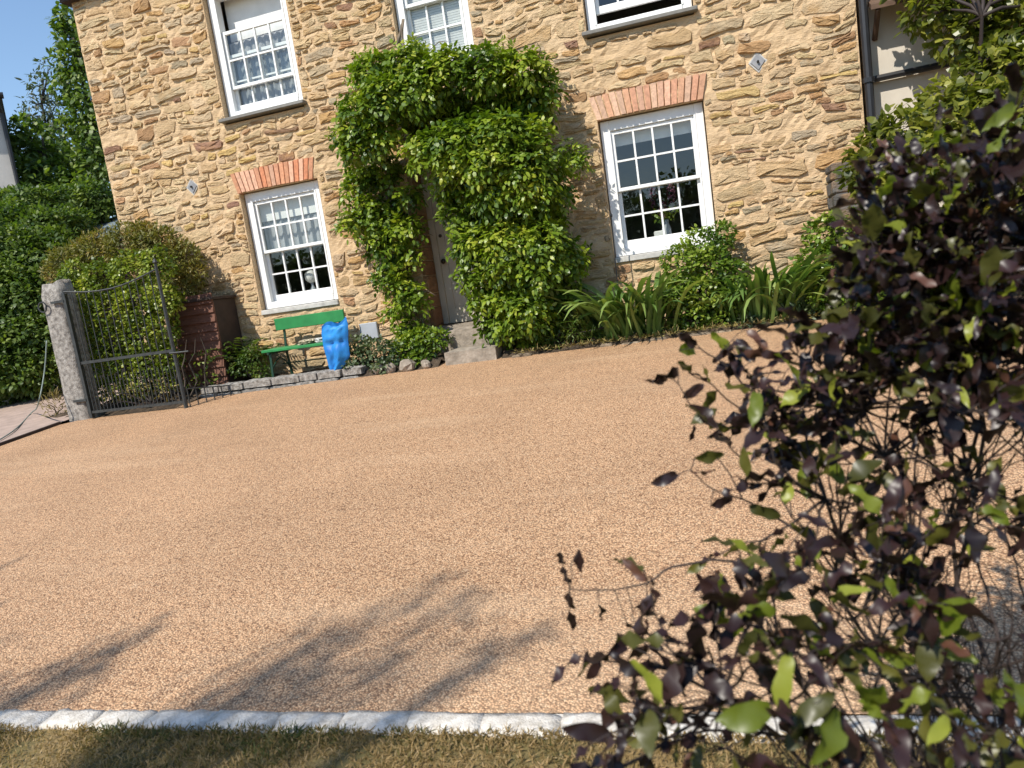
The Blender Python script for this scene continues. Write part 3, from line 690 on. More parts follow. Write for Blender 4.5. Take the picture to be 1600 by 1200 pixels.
for c, d in ((dz0+0.004, dz0+0.2), (1.25, 1.42), (1.98, 2.08), (dz_t-0.11, dz_t)):
    for a, b in ((ax+sty, midx_-0.045), (midx_+0.045, bx_-sty)): mb.box((a, 0.2585, c), (b, 0.276, d))
door = mb.build('door', M['door'], house); door['label'] = 'pale grey panelled front door'
mb = MB(); mb.lathe((ax+0.055, 0.235, 1.28), [(0.012, 0.03), (0.012, 0.0), (0.03, -0.012), (0.036, -0.03), (0.02, -0.045)], 12, 'y'); mb.build('door_knob', M['brass'], door, smooth=True)
for zz in (1.62, 1.86): mb = MB(); mb.lathe((ax+0.05, 0.252, zz), [(0.024, 0.01), (0.024, -0.004), (0.012, -0.008)], 10, 'y'); mb.build('lock', M['brass'], door)
mb = MB(); mb.box((midx_-0.13, 0.245, 1.30), (midx_+0.13, 0.257, 1.37), 0.004); mb.build('letter_plate', M['brass'], door)
# ---- doorsteps
t = thing('doorstep', (2.15, -0.5, 0.0), 'two worn stone steps up to the front door', 'steps')
def slab(x0, x1, y0, y1, z0, z1, name, mat, parent=None, amp=0.012, n=8):
    V = []; nx, ny = n, max(3, n//2)
    for j in range(ny+1):
        for i in range(nx+1):
            a, b = i/nx, j/ny; e = 0.018 if (i in (0, nx) or j in (0, ny)) else 0
            x = x0+(x1-x0)*a+amp*fbm(x0+i*0.7, j*0.9, z1); y = y0+(y1-y0)*b+amp*fbm(i*0.6+7, j*0.8, z1); V.append((x, y, z1-e+amp*0.6*fbm(i*0.8, j*0.8, x0)))
    n0 = len(V); ring = [i for i in range(nx+1)] + [j*(nx+1)+nx for j in range(1, ny+1)] + [ny*(nx+1)+i for i in range(nx-1, -1, -1)] + [j*(nx+1) for j in range(ny-1, 0, -1)]
    for r in ring: V.append((V[r][0]+0.6*amp*fbm(r*0.7, 3), V[r][1]+0.6*amp*fbm(r*0.7, 8), (z0+z1)/2))
    for r in ring: V.append((V[r][0], V[r][1], z0))
    F = [(j*(nx+1)+i, j*(nx+1)+i+1, (j+1)*(nx+1)+i+1, (j+1)*(nx+1)+i) for j in range(ny) for i in range(nx)]; m = len(ring)
    for lv in range(2):
        for k in range(m):
            k2 = (k+1) % m
            F.append((ring[k], n0+k, n0+k2, ring[k2]) if lv == 0 else (n0+k, n0+m+k, n0+m+k2, n0+k2))
    return mesh_obj(name, V, F, mat, parent)
slab(1.90, 2.55, -0.86, -0.42, -0.1, 0.165, 'lower_step', M['step'], t)
slab(1.84, 2.56, -0.46, -0.095, -0.1, 0.40, 'upper_step', M['step'], t)
# ---- grey meter cover low on the wall
p = at(577, 517, WY-0.03)
mb = MB(); mb.box((p[0]-0.13, WY-0.05, p[2]-0.11), (p[0]+0.13, WY+0.02, p[2]+0.11), 0.008); o = mb.build('wall_vent_cover', M['metalgrey'], house)

# ================================================================== THINGS INSIDE THE WINDOWS
p = at(626, 0, 0)
def inside(u, v, Y): return at(u, v, Y)
zw = 1.116
c = inside(486, 432, 0.235); yl = 0.235
t = thing('table_lamp', (c[0], yl, zw), 'white globe lamp behind the lower window over the bench', 'lamp')
mb = MB(); mb.lathe((c[0], yl, c[2]), [(0.02, -0.09)]+[(0.09*math.sin(a), -0.09*math.cos(a)) for a in np.linspace(0.25, math.pi-0.15, 12)], 20); mb.build('globe', M['ceramic'], t, smooth=True)
zb = c[2]-0.09; hb_ = zb-zw; mb = MB(); mb.lathe((c[0], yl, zb), [(0.022, 0.0), (0.018, -0.25*hb_), (0.04, -0.5*hb_), (0.055, -0.8*hb_), (0.06, -hb_)], 16); mb.build('base', M['metalgrey'], t, smooth=True)
t = thing('flower_vase', (4.62, 0.25, zw), 'vase of drooping plum flowers behind the right lower window', 'flowers')
mb = MB(); mb.lathe((4.62, 0.25, zw), [(0.04, 0.0), (0.055, 0.05), (0.06, 0.12), (0.035, 0.2), (0.045, 0.24)], 16); mb.build('vase', M['metalgrey'], t, smooth=True)
mb = MB(); tips = [at(1018, 300, 0.25), at(1048, 295, 0.25), at(1035, 320, 0.25)]
for q in tips: mb.tube(curve_pts((4.62, 0.25, zw+0.24), q, 6, 0.1), 0.004, 5)
mb.build('stem', M['darkgreen'], t)
foliage('blossom', [((q[0], 0.25, q[2]-0.06), (0.04, 0.04, 0.12)) for q in tips], M['flower'], t, 2200, 0.026, 0.010, 0.6)
foliage('foliage', [((4.62+dx, 0.25, zw+0.30), (0.1, 0.06, 0.08)) for dx in (-0.06, 0.08)], M['shrub'], t, 600, 0.05, 0.014)
c = at(1032, 368, 0.2)
mb = MB(); mb.bevbox((c[0]-0.075, 0.19, zw), (c[0]+0.075, 0.215, c[2]+0.06), 0.012); tag(mb.build('ornament', M['ceramic'], base=(c[0], 0.2, zw)), 'small pale square ornament on the right lower window ledge', 'ornament')

# ================================================================== CLIMBER ROUND THE DOOR
VB = [(732, 385, .14, .62), (745, 425, .15, .62), (760, 468, .14, .60), (775, 505, .13, .55), (702, 290, .13, .62), (712, 335, .13, .55), (585, 112, .24, .62), (640, 98, .26, .62), (700, 108, .27, .66), (760, 104, .28, .66), (815, 108, .25, .60), (845, 135, .17, .45), (600, 150, .27, .80), (565, 180, .24, .75), (645, 140, .24, .78), (552, 222, .19, .70), (590, 205, .20, .72),
      (700, 165, .28, .22), (770, 160, .30, .24), (830, 165, .22, .26), (660, 190, .22, .18), (720, 195, .24, .18), (790, 190, .24, .2),
      (662, 232, .17, .90), (715, 220, .24, .98), (775, 210, .26, .98), (828, 212, .18, .85), (700, 255, .18, .88), (760, 248, .26, 1.0), (820, 250, .25, .95), (858, 262, .15, .70),
      (722, 302, .16, .60), (775, 296, .24, .86), (830, 292, .24, .86), (868, 300, .13, .55), (745, 330, .17, .32), (800, 335, .22, .30), (850, 338, .18, .28),
      (748, 374, .15, .70), (790, 370, .22, .82), (845, 375, .23, .84), (880, 392, .14, .60), (785, 408, .19, .72), (840, 412, .23, .78), (885, 420, .12, .55),
      (778, 446, .15, .35), (825, 448, .2, .35), (868, 455, .16, .42), (790, 470, .15, .66), (825, 480, .20, .72), (802, 500, .15, .60), (848, 498, .16, .52), (832, 522, .15, .40),
      (562, 275, .18, .22), (600, 265, .19, .18), (545, 300, .10, .35), (572, 325, .17, .28), (608, 330, .15, .20), (552, 345, .12, .45), (590, 378, .15, .28), (620, 380, .11, .20), (604, 430, .14, .26), (628, 440, .13, .26), (640, 300, .12, .30), (640, 350, .11, .28), (645, 400, .10, .26), (650, 460, .11, .28), (585, 350, .15, .3), (625, 355, .13, .32), (612, 405, .13, .3), (636, 470, .12, .32), (648, 520, .11, .34), (620, 480, .11, .28), (640, 505, .11, .26), (632, 535, .12, .36)]
vine = thing('climbing_vine', (1.45, -0.2, 0.0), 'bushy green climber arching over the front door', 'climber')
vb = []
for u, v, r, out in VB:
    c = at(u, v, WY-out); k = max(0.06, r*rng.uniform(0.92, 1.08)-(0.045 if v < 170 else 0.025 if u < 660 else 0.005 if v > 320 else 0.02)); vb.append((c, (k, k*0.8, k*0.8)))
foliage('foliage', vb, M['vine'], vine, 470, 0.080, 0.0215, 0.30, spray=5, up=0.1)
sp = []
for u, v in [(540, 165), (535, 210), (545, 345), (570, 95), (650, 72), (790, 82), (850, 100), (895, 240), (880, 235), (905, 400), (700, 330), (655, 255), (910, 250), (860, 330)]:
    c = at(u, v, WY-0.3); sp.append((c, (0.10, 0.10, 0.10)))
foliage('loose_spray', sp, M['vine'], vine, 190, 0.06, 0.014, 0.5, spray=7)
mb = MB()
stem_px = [[(655, 548, .3), (648, 480, .25), (632, 400, .25), (612, 320, .25), (600, 240, .3), (620, 160, .4), (680, 130, .4)],
           [(662, 548, .3), (660, 500, .3), (640, 460, .35), (630, 380, .3), (600, 300, .3), (580, 200, .4)],
           [(600, 240, .3), (660, 205, .25), (740, 190, .25), (820, 180, .3)], [(680, 130, .4), (760, 130, .4), (830, 150, .4)],
           [(835, 545, .25), (840, 470, .35), (850, 380, .35), (840, 290, .4), (810, 220, .4)], [(622, 70, .12), (630, 30, .1), (628, 90, .2), (640, 150, .3)]]
for path in stem_px:
    pts = [at(u, v, WY-o*0.4-0.02) for u, v, o in path]; fine = []
    for a, b in zip(pts[:-1], pts[1:]): fine += curve_pts(a, b, 5, 0, 0.12, random.random()*9)[:-1]
    fine.append(pts[-1]); mb.tube(fine, list(np.linspace(0.022, 0.008, len(fine))), 6)
for q in range(46):
    u, v, r, out = random.choice(VB); a = at(u, v, WY-out*0.5); b = a+np.array(rng.normal(size=3))*0.25; b[1] = min(b[1], WY-0.1); mb.tube(curve_pts(a, b, 6, 0.1, 0.3, q), [0.006]*5+[0.002], 4)
mb.build('stem', M['palebark'], vine, smooth=True)

# ================================================================== BENCH, BAG, BOX, EDGING, LEFT-HAND PLANTS
BXL, BXR = -0.68, 0.38
bench = thing('garden_bench', (-0.15, -0.55, 0.08), 'green painted bench under the lower left window', 'bench')
mb = MB(); mb.bevbox((BXL, -0.37, 0.685), (BXR, -0.335, 0.845), 0.006); mb.build('back_slat', M['greenpaint'], bench)
for k, y in enumerate((-0.78, -0.64, -0.50)):
    mb = MB(); mb.bevbox((BXL-0.01, y, 0.425), (BXR+0.01, y+0.12, 0.462), 0.006); mb.build('seat_slat', M['greenpaint'], bench)
for x in (BXL+0.10, BXR-0.10):
    mb = MB()
    mb.tube([(x, -0.78, 0.06), (x, -0.76, 0.25), (x, -0.74, 0.415)], 0.018, 6); mb.build('leg', M['darkgreen'], bench)
    mb = MB(); mb.tube([(x, -0.32, 0.06), (x, -0.36, 0.42), (x, -0.325, 0.62), (x, -0.31, 0.83)], 0.018, 6); mb.build('leg', M['darkgreen'], bench)
    mb = MB(); mb.tube([(x, -0.80, 0.41), (x, -0.55, 0.405), (x, -0.36, 0.41)], 0.015, 6); mb.tube(curve_pts((x, -0.76, 0.18), (x, -0.34, 0.18), 7, 0.35), 0.010, 5); mb.build('side_frame', M['darkgreen'], bench)
mb = MB(); mb.tube([(BXL+0.1, -0.5, 0.24), (BXR-0.1, -0.5, 0.24)], 0.009, 5); mb.build('stretcher', M['darkgreen'], bench)
# crumpled bag hanging over the end of the seat
def crumple(name, c, hx, hy, hz, mat, seed, taper=0.5, lean=0.0, pleat=0.0):
    """soft thing with sharp creases: ridged noise pushes the skin in and out"""
    V = []; nu, nv = 36, 30
    for j in range(nv+1):
        t = j/nv; wd = (1-taper*t**1.3)*(0.86+0.14*min(1, 5*t))*(1 if t < 0.92 else 1-(t-0.92)*7)
        for i in range(nu):
            a = 2*math.pi*i/nu; ca, sa = math.cos(a), math.sin(a); x_, y_ = math.copysign(abs(ca)**0.7, ca), math.copysign(abs(sa)**0.7, sa)
            rg = 1-2*abs(fbm(ca*1.3+seed+t*1.5, sa*1.3+t*0.8, t*2.2, 3)); q = (0.93+0.15*rg+pleat*(math.sin(6*a+2.5*t+seed)+0.6*math.sin(11*a-3*t)))*(1-0.22*math.exp(-((t-0.48)/0.06)**2))
            V.append((c[0]+hx*x_*wd*q+lean*t+0.22*hx*fbm(t*2.2, seed), c[1]+hy*y_*wd*(q+0.3*(rg-0.5)), c[2]+hz*(1-2*t)+0.07*hz*fbm(ca*1.5, sa*1.5+seed, t, 2)*(1-t)))
    F = [(j*nu+i, j*nu+(i+1) % nu, (j+1)*nu+(i+1) % nu, (j+1)*nu+i) for j in range(nv) for i in range(nu)]
    F += [tuple(range(nu))[::-1], tuple(range(nv*nu, (nv+1)*nu))]
    return mesh_obj(name, V, F, mat, base=(c[0], c[1], c[2]-hz))
# a limp bag hanging from the seat end: outline narrows downwards, soft vertical folds, slack mouth at the top
lft = [(503, 512), (502, 520), (504, 532), (506, 545), (510, 558), (513, 570), (516, 579)]; rgt = [(541, 499), (544, 508), (544, 524), (545, 540), (547, 556), (540, 568), (531, 579)]
BV, BF = [], []; nb_, ni = 24, 20
def edge_pt(e, t): f = t*(len(e)-1); i_ = min(int(f), len(e)-2); k_ = f-i_; return (e[i_][0]*(1-k_)+e[i_+1][0]*k_, e[i_][1]*(1-k_)+e[i_+1][1]*k_)
for side in (1, -1):
    for j_ in range(nb_+1):
        t_ = j_/nb_; a = at(*edge_pt(lft, t_), -0.84); b = at(*edge_pt(rgt, t_), -0.84); pin = 0.75*math.exp(-((t_-0.42)/0.05)**2)
        for i_ in range(ni+1):
            s_ = i_/ni; p = a+(b-a)*s_; bul = math.sin(math.pi*s_)**0.6*(0.030+0.035*math.sin(math.pi*min(1, t_*1.15)))
            fold = 0.024*math.sin(9*s_+2.2*t_+0.8*math.sin(4*t_))*math.sin(math.pi*s_)*(0.4+t_)+0.030*abs(fbm(s_*3.2+t_*1.5, t_*4, side))+0.010*fbm(s_*9, t_*12, side)
            p = p+np.array((0.006*fbm(s_*4, t_*4, 3), -side*(bul*(1-pin)+0.002)-fold*math.sin(math.pi*s_), (0.03*math.sin(7*s_)-0.02*side)*max(0, 1-t_*5))); BV.append(p)
m_ = (nb_+1)*(ni+1)
for sd_ in range(2):
    for j_ in range(nb_):
        for i_ in range(ni):
            q = [sd_*m_+j_*(ni+1)+i_, sd_*m_+j_*(ni+1)+i_+1, sd_*m_+(j_+1)*(ni+1)+i_+1, sd_*m_+(j_+1)*(ni+1)+i_]; BF.append(tuple(q if sd_ else q[::-1]))
cb_ = at(522, 580, -0.84)
tag(mesh_obj('plastic_bag', BV, BF, M['bag'], base=cb_, smooth=True), 'crumpled bright blue plastic bag draped over the bench end', 'bag')
c = at(478, 536, -0.6)
V = []; 
tag(crumple('folded_cloth', (c[0]+0.02, -0.6, 0.492), 0.11, 0.09, 0.03, M['pale_cloth'], 7.7, 0.1), 'small cream cloth left lying on the bench seat', 'cloth')
c = at(496, 532, -0.6)
tag(crumple('glove', (c[0]+0.02, -0.58, 0.492), 0.06, 0.05, 0.03, M['ceramic'], 2.2, 0.1), 'little white glove on the bench seat beside the blue bag', 'glove')

# low edging of pale stones along the left bed
edge = thing('edging_wall', (-0.4, -0.92, 0.0), 'low rough edging of pale flat stones below the bench', 'edging')
x = -1.62
while x < 0.62:
    w = random.uniform(0.2, 0.42)
    for lv in range(2):
        yy = -0.99+(0.07 if x > 0 else 0.10*(-x)*-0.55+0.07)*1.0; z0 = zg(x, -0.95)-0.06+lv*0.10
        slab(x+0.006+lv*0.04, x+w-0.006+lv*0.04, yy+random.uniform(-.015, .015)+lv*0.015, yy+0.2, z0, z0+0.095+random.uniform(-.012, .008), 'stone', M['granite'], edge, 0.02, 6)
    x += w
for i, (u, v, r) in enumerate([(590, 573, .06), (610, 572, .07), (636, 568, .10), (665, 566, .06)]):
    c = at(u, v, -0.88); mb = MB(); mb.lathe((c[0], -0.88, c[2]-0.02), [(r*0.6, -r), (r*1.0, -r*0.5), (r*1.05, 0.1*r), (r*0.75, 0.6*r), (r*0.3, 0.75*r)], 9)
    mb.v = [(a+0.25*r*fbm(a*9, b*9, z*9), b+0.25*r*fbm(a*9+3, b*9, z*9), z+0.2*r*fbm(a*9, b*9+5, z*9)) for a, b, z in mb.v]
    lab = ['small round brown stone at the bed edge, farthest from the doorstep', 'second rounded stone of the bed edge, beside the largest one', 'largest pinkish stone at the bed edge left of the doorstep', 'small stone at the bed edge right beside the doorstep'][i]
    tag(mb.build('edging_stone', M['step'], base=(c[0], -0.88, c[2]-r)), lab, 'stone', 'loose stones along the bed left of the doorstep')

# red-brown board store against the wall
store = thing('board_store', (-1.72, -0.35, 0.0), 'red-brown slatted timber store between the hedge and the wall', 'store')
bx0, bx1, by0, by1, bz1 = -2.12, -1.40, -0.62, -0.13, 1.25
k = 0; z = 0.06
while z < bz1-0.06:
    h = 0.125; yb = by0+random.uniform(-.003, .003)
    mb = MB(); mb.add([(bx0, yb-0.028, z), (bx1, yb-0.028, z), (bx1, yb+0.002, z+h+0.01), (bx0, yb+0.002, z+h+0.01), (bx0, yb+0.02, z), (bx1, yb+0.02, z), (bx1, yb+0.02, z+h), (bx0, yb+0.02, z+h)], [(0, 1, 2, 3), (4, 7, 6, 5), (0, 4, 5, 1), (1, 5, 6, 2), (2, 6, 7, 3), (3, 7, 4, 0)])
    mb.build('board', M['redwood'], store); z += h
mb = MB(); mb.box((bx0+0.01, by0+0.021, 0.0), (bx1-0.002, by1, bz1-0.03)); mb.build('carcass', M['darkwood'], store)
mb = MB(); mb.bevbox((bx0-0.04, by0-0.04, bz1-0.025), (bx1+0.03, by1+0.01, bz1+0.015), 0.006); mb.build('lid', M['darkwood'], store)

def fern(name, base, n, L, label, mat='fern', spread=1.0, group=None, pin=15):
    t = thing(name, base, label, 'plant', group); P, D, U, LL, T = [], [], [], [], []
    st = MB()
    for k in range(n):
        a = rng.uniform(0, 2*math.pi); el = rng.uniform(0.8, 1.35); l = L*rng.uniform(0.6, 1.05); d0 = np.array((math.cos(a)*math.cos(el)*spread, 0.75*math.sin(a)*math.cos(el)*spread, math.sin(el))); tn = rng.uniform(0, 1); pts = []
        for i in range(pin+1):
            s = i/pin; p = np.array(base)+d0*l*s+np.array((d0[0], d0[1], 0))*l*0.5*s*s+np.array((0, 0, -0.42*l*s*s*s)); pts.append(p)
        st.tube(pts[::3], [0.004]*len(pts[::3]), 3, False)
        for i in range(3, pin+1):
            dv = pts[i]-pts[i-1]; sd = unit(np.cross(dv, (0, 0, 1.0))); ll = l*0.17*(1-abs(i/pin-0.35))*1.0
            for sg in (-1, 1):
                P.append(pts[i]); D.append(unit(sd*sg+unit(dv)*0.5+rng.normal(size=3)*0.1)); U.append((0, 0, 1)+rng.normal(size=3)*0.3); LL.append(ll); T.append(np.clip(tn+rng.normal()*0.12, 0, 1))
    V, F, tt = leaves(np.array(P), np.array(D), np.array(U), np.array(LL), np.array(LL)*0.17, np.array(T)); o = mesh_obj('frond', V, F, M[mat], t, tone=tt); o['kind'] = 'stuff'
    st.build('stalk', M['palebark'], t); return t
c = at(385, 575, -0.45)
fern('fern', (c[0], -0.42, 0.1), 34, 0.95, 'tall feathery fern growing against the wall left of the bench', spread=0.75)
def bushlet(name, base, blobs, mat, label, cat='shrub', density=260, L=0.05, W=0.014, group=None, spray=0, droop=0.2, stems=5):
    t = thing(name, base, label, cat, group); foliage('foliage', blobs, M[mat], t, density, L, W, droop, spray)
    mb = MB()
    for c, r in blobs: mb.tube(curve_pts(base, c, 6, 0.05, 0.15, random.random()*9), list(np.linspace(0.012, 0.005, 6)), 5)
    mb.build('stem', M['twig'], t); return t
def bl(u, v, Y, rx, rz, ry=None): return (at(u, v, Y), (rx, ry if ry else rx*0.8, rz))
bushlet('leafy_plant', (-0.95, -0.6, 0.08), [bl(375, 575, -0.62, .16, .12), bl(395, 560, -0.6, .18, .17), bl(410, 582, -0.65, .15, .1)], 'fern', 'low bright green plant at the foot of the fern', 'plant', 900, 0.05, 0.012)
bushlet('leafy_plant', (-1.6, -0.75, 0.02), [bl(315, 565, -0.75, .13, .14), bl(322, 590, -0.8, .15, .10), bl(300, 598, -0.85, .12, .1)], 'shrub', 'thin yellow-green weed in front of the red-brown store', 'plant', 230, 0.06, 0.014)
bushlet('leafy_plant', (0.75, -0.6, 0.08), [bl(560, 560, -0.7, .17, .14), bl(585, 548, -0.65, .2, .17), bl(610, 552, -0.7, .2, .16), bl(560, 540, -.5, .15, .13), bl(545, 572, -.8, .12, .09), bl(600, 572, -.85, .15, .08)], 'greygreen', 'grey-green plant sprawling over the bed edge right of the blue bag', 'plant', 800, 0.055, 0.017)
bushlet('leafy_plant', (1.35, -0.55, 0.08), [bl(640, 545, -0.6, .2, .2), bl(665, 535, -0.55, .2, .2), bl(685, 530, -.6, .15, .14), bl(655, 560, -.75, .16, .1), bl(625, 555, -.6, .15, .15)], 'vine', 'dark leafy plant at the climber foot left of the doorstep', 'plant', 800, 0.06, 0.018)

# ================================================================== GATE, POST, HOSE, HEDGE
GY = -1.56
post = thing('gate_post', (-3.06, -1.45, -0.1), 'lichened grey granite gate post at the left of the iron gate', 'post')
px0, px1 = at(55, 450, GY)[0], at(88, 432, GY)[0]; px0b = px0+0.02; V = []; nzp = 14
ptop = 1.70
for j in range(nzp+1):
    zz = -0.25+(ptop+0.25)*j/nzp; tp = 1-0.05*j/nzp-(0.10 if j == nzp else 0)
    cxp, hw, hd = (px0b+px1)/2-0.01, (px1-px0b)/2*tp, 0.15*tp
    for k in range(16):
        a = 2*math.pi*(k+0.5)/16; ca, sa = math.cos(a), math.sin(a)
        V.append((cxp+math.copysign(abs(ca)**0.4, ca)*hw+0.018*fbm(k*0.8, zz*3), GY+0.15+math.copysign(abs(sa)**0.4, sa)*hd+0.018*fbm(k*0.8+9, zz*3), zz+(0.05*fbm(k*0.5, 4)+0.05*ca if j == nzp else 0)))
F = [(j*16+k, j*16+(k+1) % 16, (j+1)*16+(k+1) % 16, (j+1)*16+k) for j in range(nzp) for k in range(16)]+[tuple(range(nzp*16, nzp*16+16))]
mesh_obj('shaft', V, F, M['granite'], post, smooth=True)
c = at(68, 480, GY-0.02); mb = MB(); mb.tube([(c[0]+0.065*math.cos(a), GY-0.035, c[2]+0.065*math.sin(a)) for a in np.linspace(0, 2*math.pi, 17)], 0.010, 5); mb.build('iron_ring', M['iron'], post)
for zz in (1.45, 0.15): mb = MB(); mb.box((px1-0.16, GY-0.03, zz), (px1+0.05, GY+0.0, zz+0.03)); mb.build('hinge_pin', M['iron'], post)
GX0, GX1 = px1+0.06, at(290, 637, GY)[0]
gate = thing('iron_gate', (-2.1, GY, -0.08), 'dark wrought iron gate of thin bars in front of the hedge', 'gate')
def gz(t): return 1.58-0.10*math.sin(math.pi*t)+0.08*t
def flat(mb, a, b, w, d):
    a, b = np.array(a, float), np.array(b, float); mb.box((a[0]-w/2, a[1]-d/2, a[2]), (b[0]+w/2, b[1]+d/2, b[2]))
mb = MB(); flat(mb, (GX0, GY, -0.08), (GX0, GY, 1.55), 0.045, 0.045); mb.build('hinge_stile', M['iron'], gate)
mb = MB(); mb.tube([(GX1+0.01, GY, -0.10), (GX1, GY, 0.8), (GX1, GY, 1.72)], [0.026, 0.024, 0.018], 7); mb.lathe((GX1, GY, 1.74), [(0.012, -0.02), (0.03, 0.0), (0.02, 0.03), (0.004, 0.05)], 8); mb.build('latch_stile', M['iron'], gate)
mb = MB(); mb.tube([(GX0+(GX1-GX0)*t, GY, gz(t)) for t in np.linspace(0, 1, 9)], 0.010, 5); mb.build('top_rail', M['iron'], gate)
mb = MB(); mb.box((GX0, GY-0.012, 0.63), (GX1, GY+0.012, 0.665)); mb.build('middle_rail', M['iron'], gate)
mb = MB(); mb.box((GX0, GY-0.014, -0.02), (GX1, GY+0.014, 0.012)); mb.build('bottom_rail', M['iron'], gate)
mb = MB(); mb.tube([(GX1-0.05, GY-0.02, 0.62), (GX1+0.24, GY-0.03, 0.615)], 0.011, 5); mb.build('latch', M['iron'], gate)
for k in range(1, 13):
    t_ = k/13; xx = GX0+(GX1-GX0)*t_; mb = MB(); mb.tube([(xx, GY, -0.02), (xx, GY, gz(t_))], 0.0065, 5); mb.build('bar', M['iron'], gate)
for k in range(13):
    t_ = (k+0.5)/13; xx = GX0+(GX1-GX0)*t_; mb = MB(); mb.tube([(xx, GY, -0.02), (xx, GY, 0.46)], [0.0075, 0.006], 5); mb.build('dog_bar', M['iron'], gate)
# low railing from the gate along the bed
rail = thing('low_railing', (-1.2, -1.25, -0.05), 'short black hooped railing between the gate and the edging stones', 'railing')
for k in range(6):
    a = np.array((GX1+0.06, GY+0.02)); b = np.array((-1.02, -1.12)); q = a+(b-a)*k/5; zq = zg(q[0], q[1])
    mb = MB(); mb.tube([(q[0], q[1], zq-0.02), (q[0], q[1], zq+0.24-0.02*k)], 0.008, 5); mb.build('bar', M['iron'], rail)
mb = MB(); mb.tube([(a[0], a[1], zg(*a)+0.235), (b[0], b[1], zg(*b)+0.135)], 0.008, 5); mb.build('rail', M['iron'], rail)
# hose hanging from the post and trailing across the path
hp = [(px0+0.02, GY-0.03, 1.0), (px0-0.06, GY-0.1, 0.6), (px0-0.12, GY-0.25, 0.2)]
for u, v in [(50, 648), (20, 678), (-40, 712), (-140, 760)]:
    q = gp(u, v); hp.append((q[0], q[1], zg(q[0], q[1])+0.03))
fine = []
for i in range(len(hp)-1):
    p0, p1, p2, p3 = [np.array(hp[max(0, min(len(hp)-1, i+k))]) for k in (-1, 0, 1, 2)]
    for s in np.linspace(0, 1, 7)[:-1]: fine.append(0.5*((2*p1)+(-p0+p2)*s+(2*p0-5*p1+4*p2-p3)*s*s+(-p0+3*p1-3*p2+p3)*s**3))
mb = MB(); mb.tube(fine, 0.009, 6); tag(mb.build('hose', M['hose'], base=(px0, GY, 0.0), smooth=True), 'thin grey-green hose hanging from the gate post onto the path', 'hose')
# clipped hedge behind the gate
hb = []
for u, v, r in [(120, 455, .26), (160, 440, .28), (205, 425, .28), (245, 415, .24), (125, 500, .28), (170, 490, .3), (215, 475, .3), (250, 465, .24), (135, 545, .26), (180, 535, .3), (225, 525, .3), (255, 515, .22), (150, 580, .22), (195, 575, .26), (235, 565, .24), (262, 470, .2), (265, 560, .18), (150, 610, .18), (190, 605, .22), (230, 598, .22), (260, 592, .16), (115, 430, .2), (110, 560, .2), (120, 600, .16)]:
    c = at(u, v, -1.0); hb.append((c, (r, r*0.8, r*0.95)))
hd = thing('clipped_hedge', (-2.3, -1.0, 0.0), 'clipped yellow-green evergreen shrub behind the iron gate', 'hedge')
foliage('foliage', hb, M['hedge'], hd, 1000, 0.055, 0.019, 0.1, up=0.1, rnd=0.8)
mb = MB()
for k in range(16):
    x = rng.uniform(-2.9, -1.6); mb.tube(curve_pts((x, -1.0+rng.uniform(-.15, .15), 0.0), (x+rng.uniform(-.3, .3), -1.0, 0.75), 5, 0, 0.2, k), [0.014, 0.012, 0.010, 0.008, 0.005], 5)
mb.build('stem', M['bark'], hd)
hb = [bl(u, v, -0.45, r, r*0.8) for u, v, r in [(110, 410, .3), (150, 395, .34), (200, 385, .36), (245, 385, .34), (280, 405, .3), (300, 430, .22), (90, 425, .22), (295, 450, .2), (225, 372, .25)]]
bushlet('mounded_shrub', (-2.4, -0.5, 0.05), hb, 'brownbush', 'olive-brown domed shrub rising above the clipped hedge', 'shrub', 1300, 0.075, 0.011, droop=0.0)
bushlet('leafy_plant', (-2.1, -1.3, -0.03), [bl(u, v, -1.3, .14, .1) for u, v in [(150, 625), (180, 615), (215, 610), (245, 605), (262, 612)]], 'litter', 'dry weedy growth at the foot of the gate', 'plant', 260, 0.07, 0.010)
c = gp(88, 650); bushlet('leafy_plant', (c[0], c[1], c[2]), [((c[0], c[1], c[2]+0.14), (0.15, 0.15, 0.2)), ((c[0]+0.1, c[1]+0.05, c[2]+0.1), (0.12, 0.12, 0.14))], 'litter', 'dry grass tuft at the foot of the gate post', 'plant', 420, 0.11, 0.006, droop=-0.5)

# ================================================================== BED RIGHT OF THE DOOR
def strap_mesh(k):
    rs = np.random.default_rng(50+k); L = rs.uniform(0.5, 0.8); w = rs.uniform(0.016, 0.024); arch = rs.uniform(0.5, 1.15); n = 8; V = []; t = np.linspace(0, 1, n+1)
    for s in t:
        th = 1.35-arch*2.1*s**1.5; 
        V.append((s, th))
    pos = np.zeros(2); P = [pos.copy()]
    for i in range(n): pos = pos+L/n*np.array((math.cos(V[i][1]), math.sin(V[i][1]))); P.append(pos.copy())
    VV = []
    for i, p in enumerate(P):
        s = i/n; ww = w*(1-0.25*(1-s))*(1 if s < 0.6 else max(0.05, 1-((s-0.6)/0.4)**2)); tw = 0.3*math.sin(s*2+k)
        VV += [(p[0], -ww, p[1]+tw*ww), (p[0], 0.0, p[1]-0.25*ww), (p[0], ww, p[1]-tw*ww)]
    F = []
    for i in range(n): F += [(3*i, 3*i+1, 3*i+4, 3*i+3), (3*i+1, 3*i+2, 3*i+5, 3*i+4)]
    me = bpy.data.meshes.new('strap_leaf'); me.from_pydata(VV, [], F); me.materials.append(M['strap'])
    a = me.attributes.new('tone', 'FLOAT', 'POINT'); a.data.foreach_set('value', np.full(len(VV), rs.uniform(0.05, 0.95), dtype=np.float32)); me.polygons.foreach_set('use_smooth', [True]*len(F)); me.update(); return me
STRAP = [strap_mesh(k) for k in range(14)]
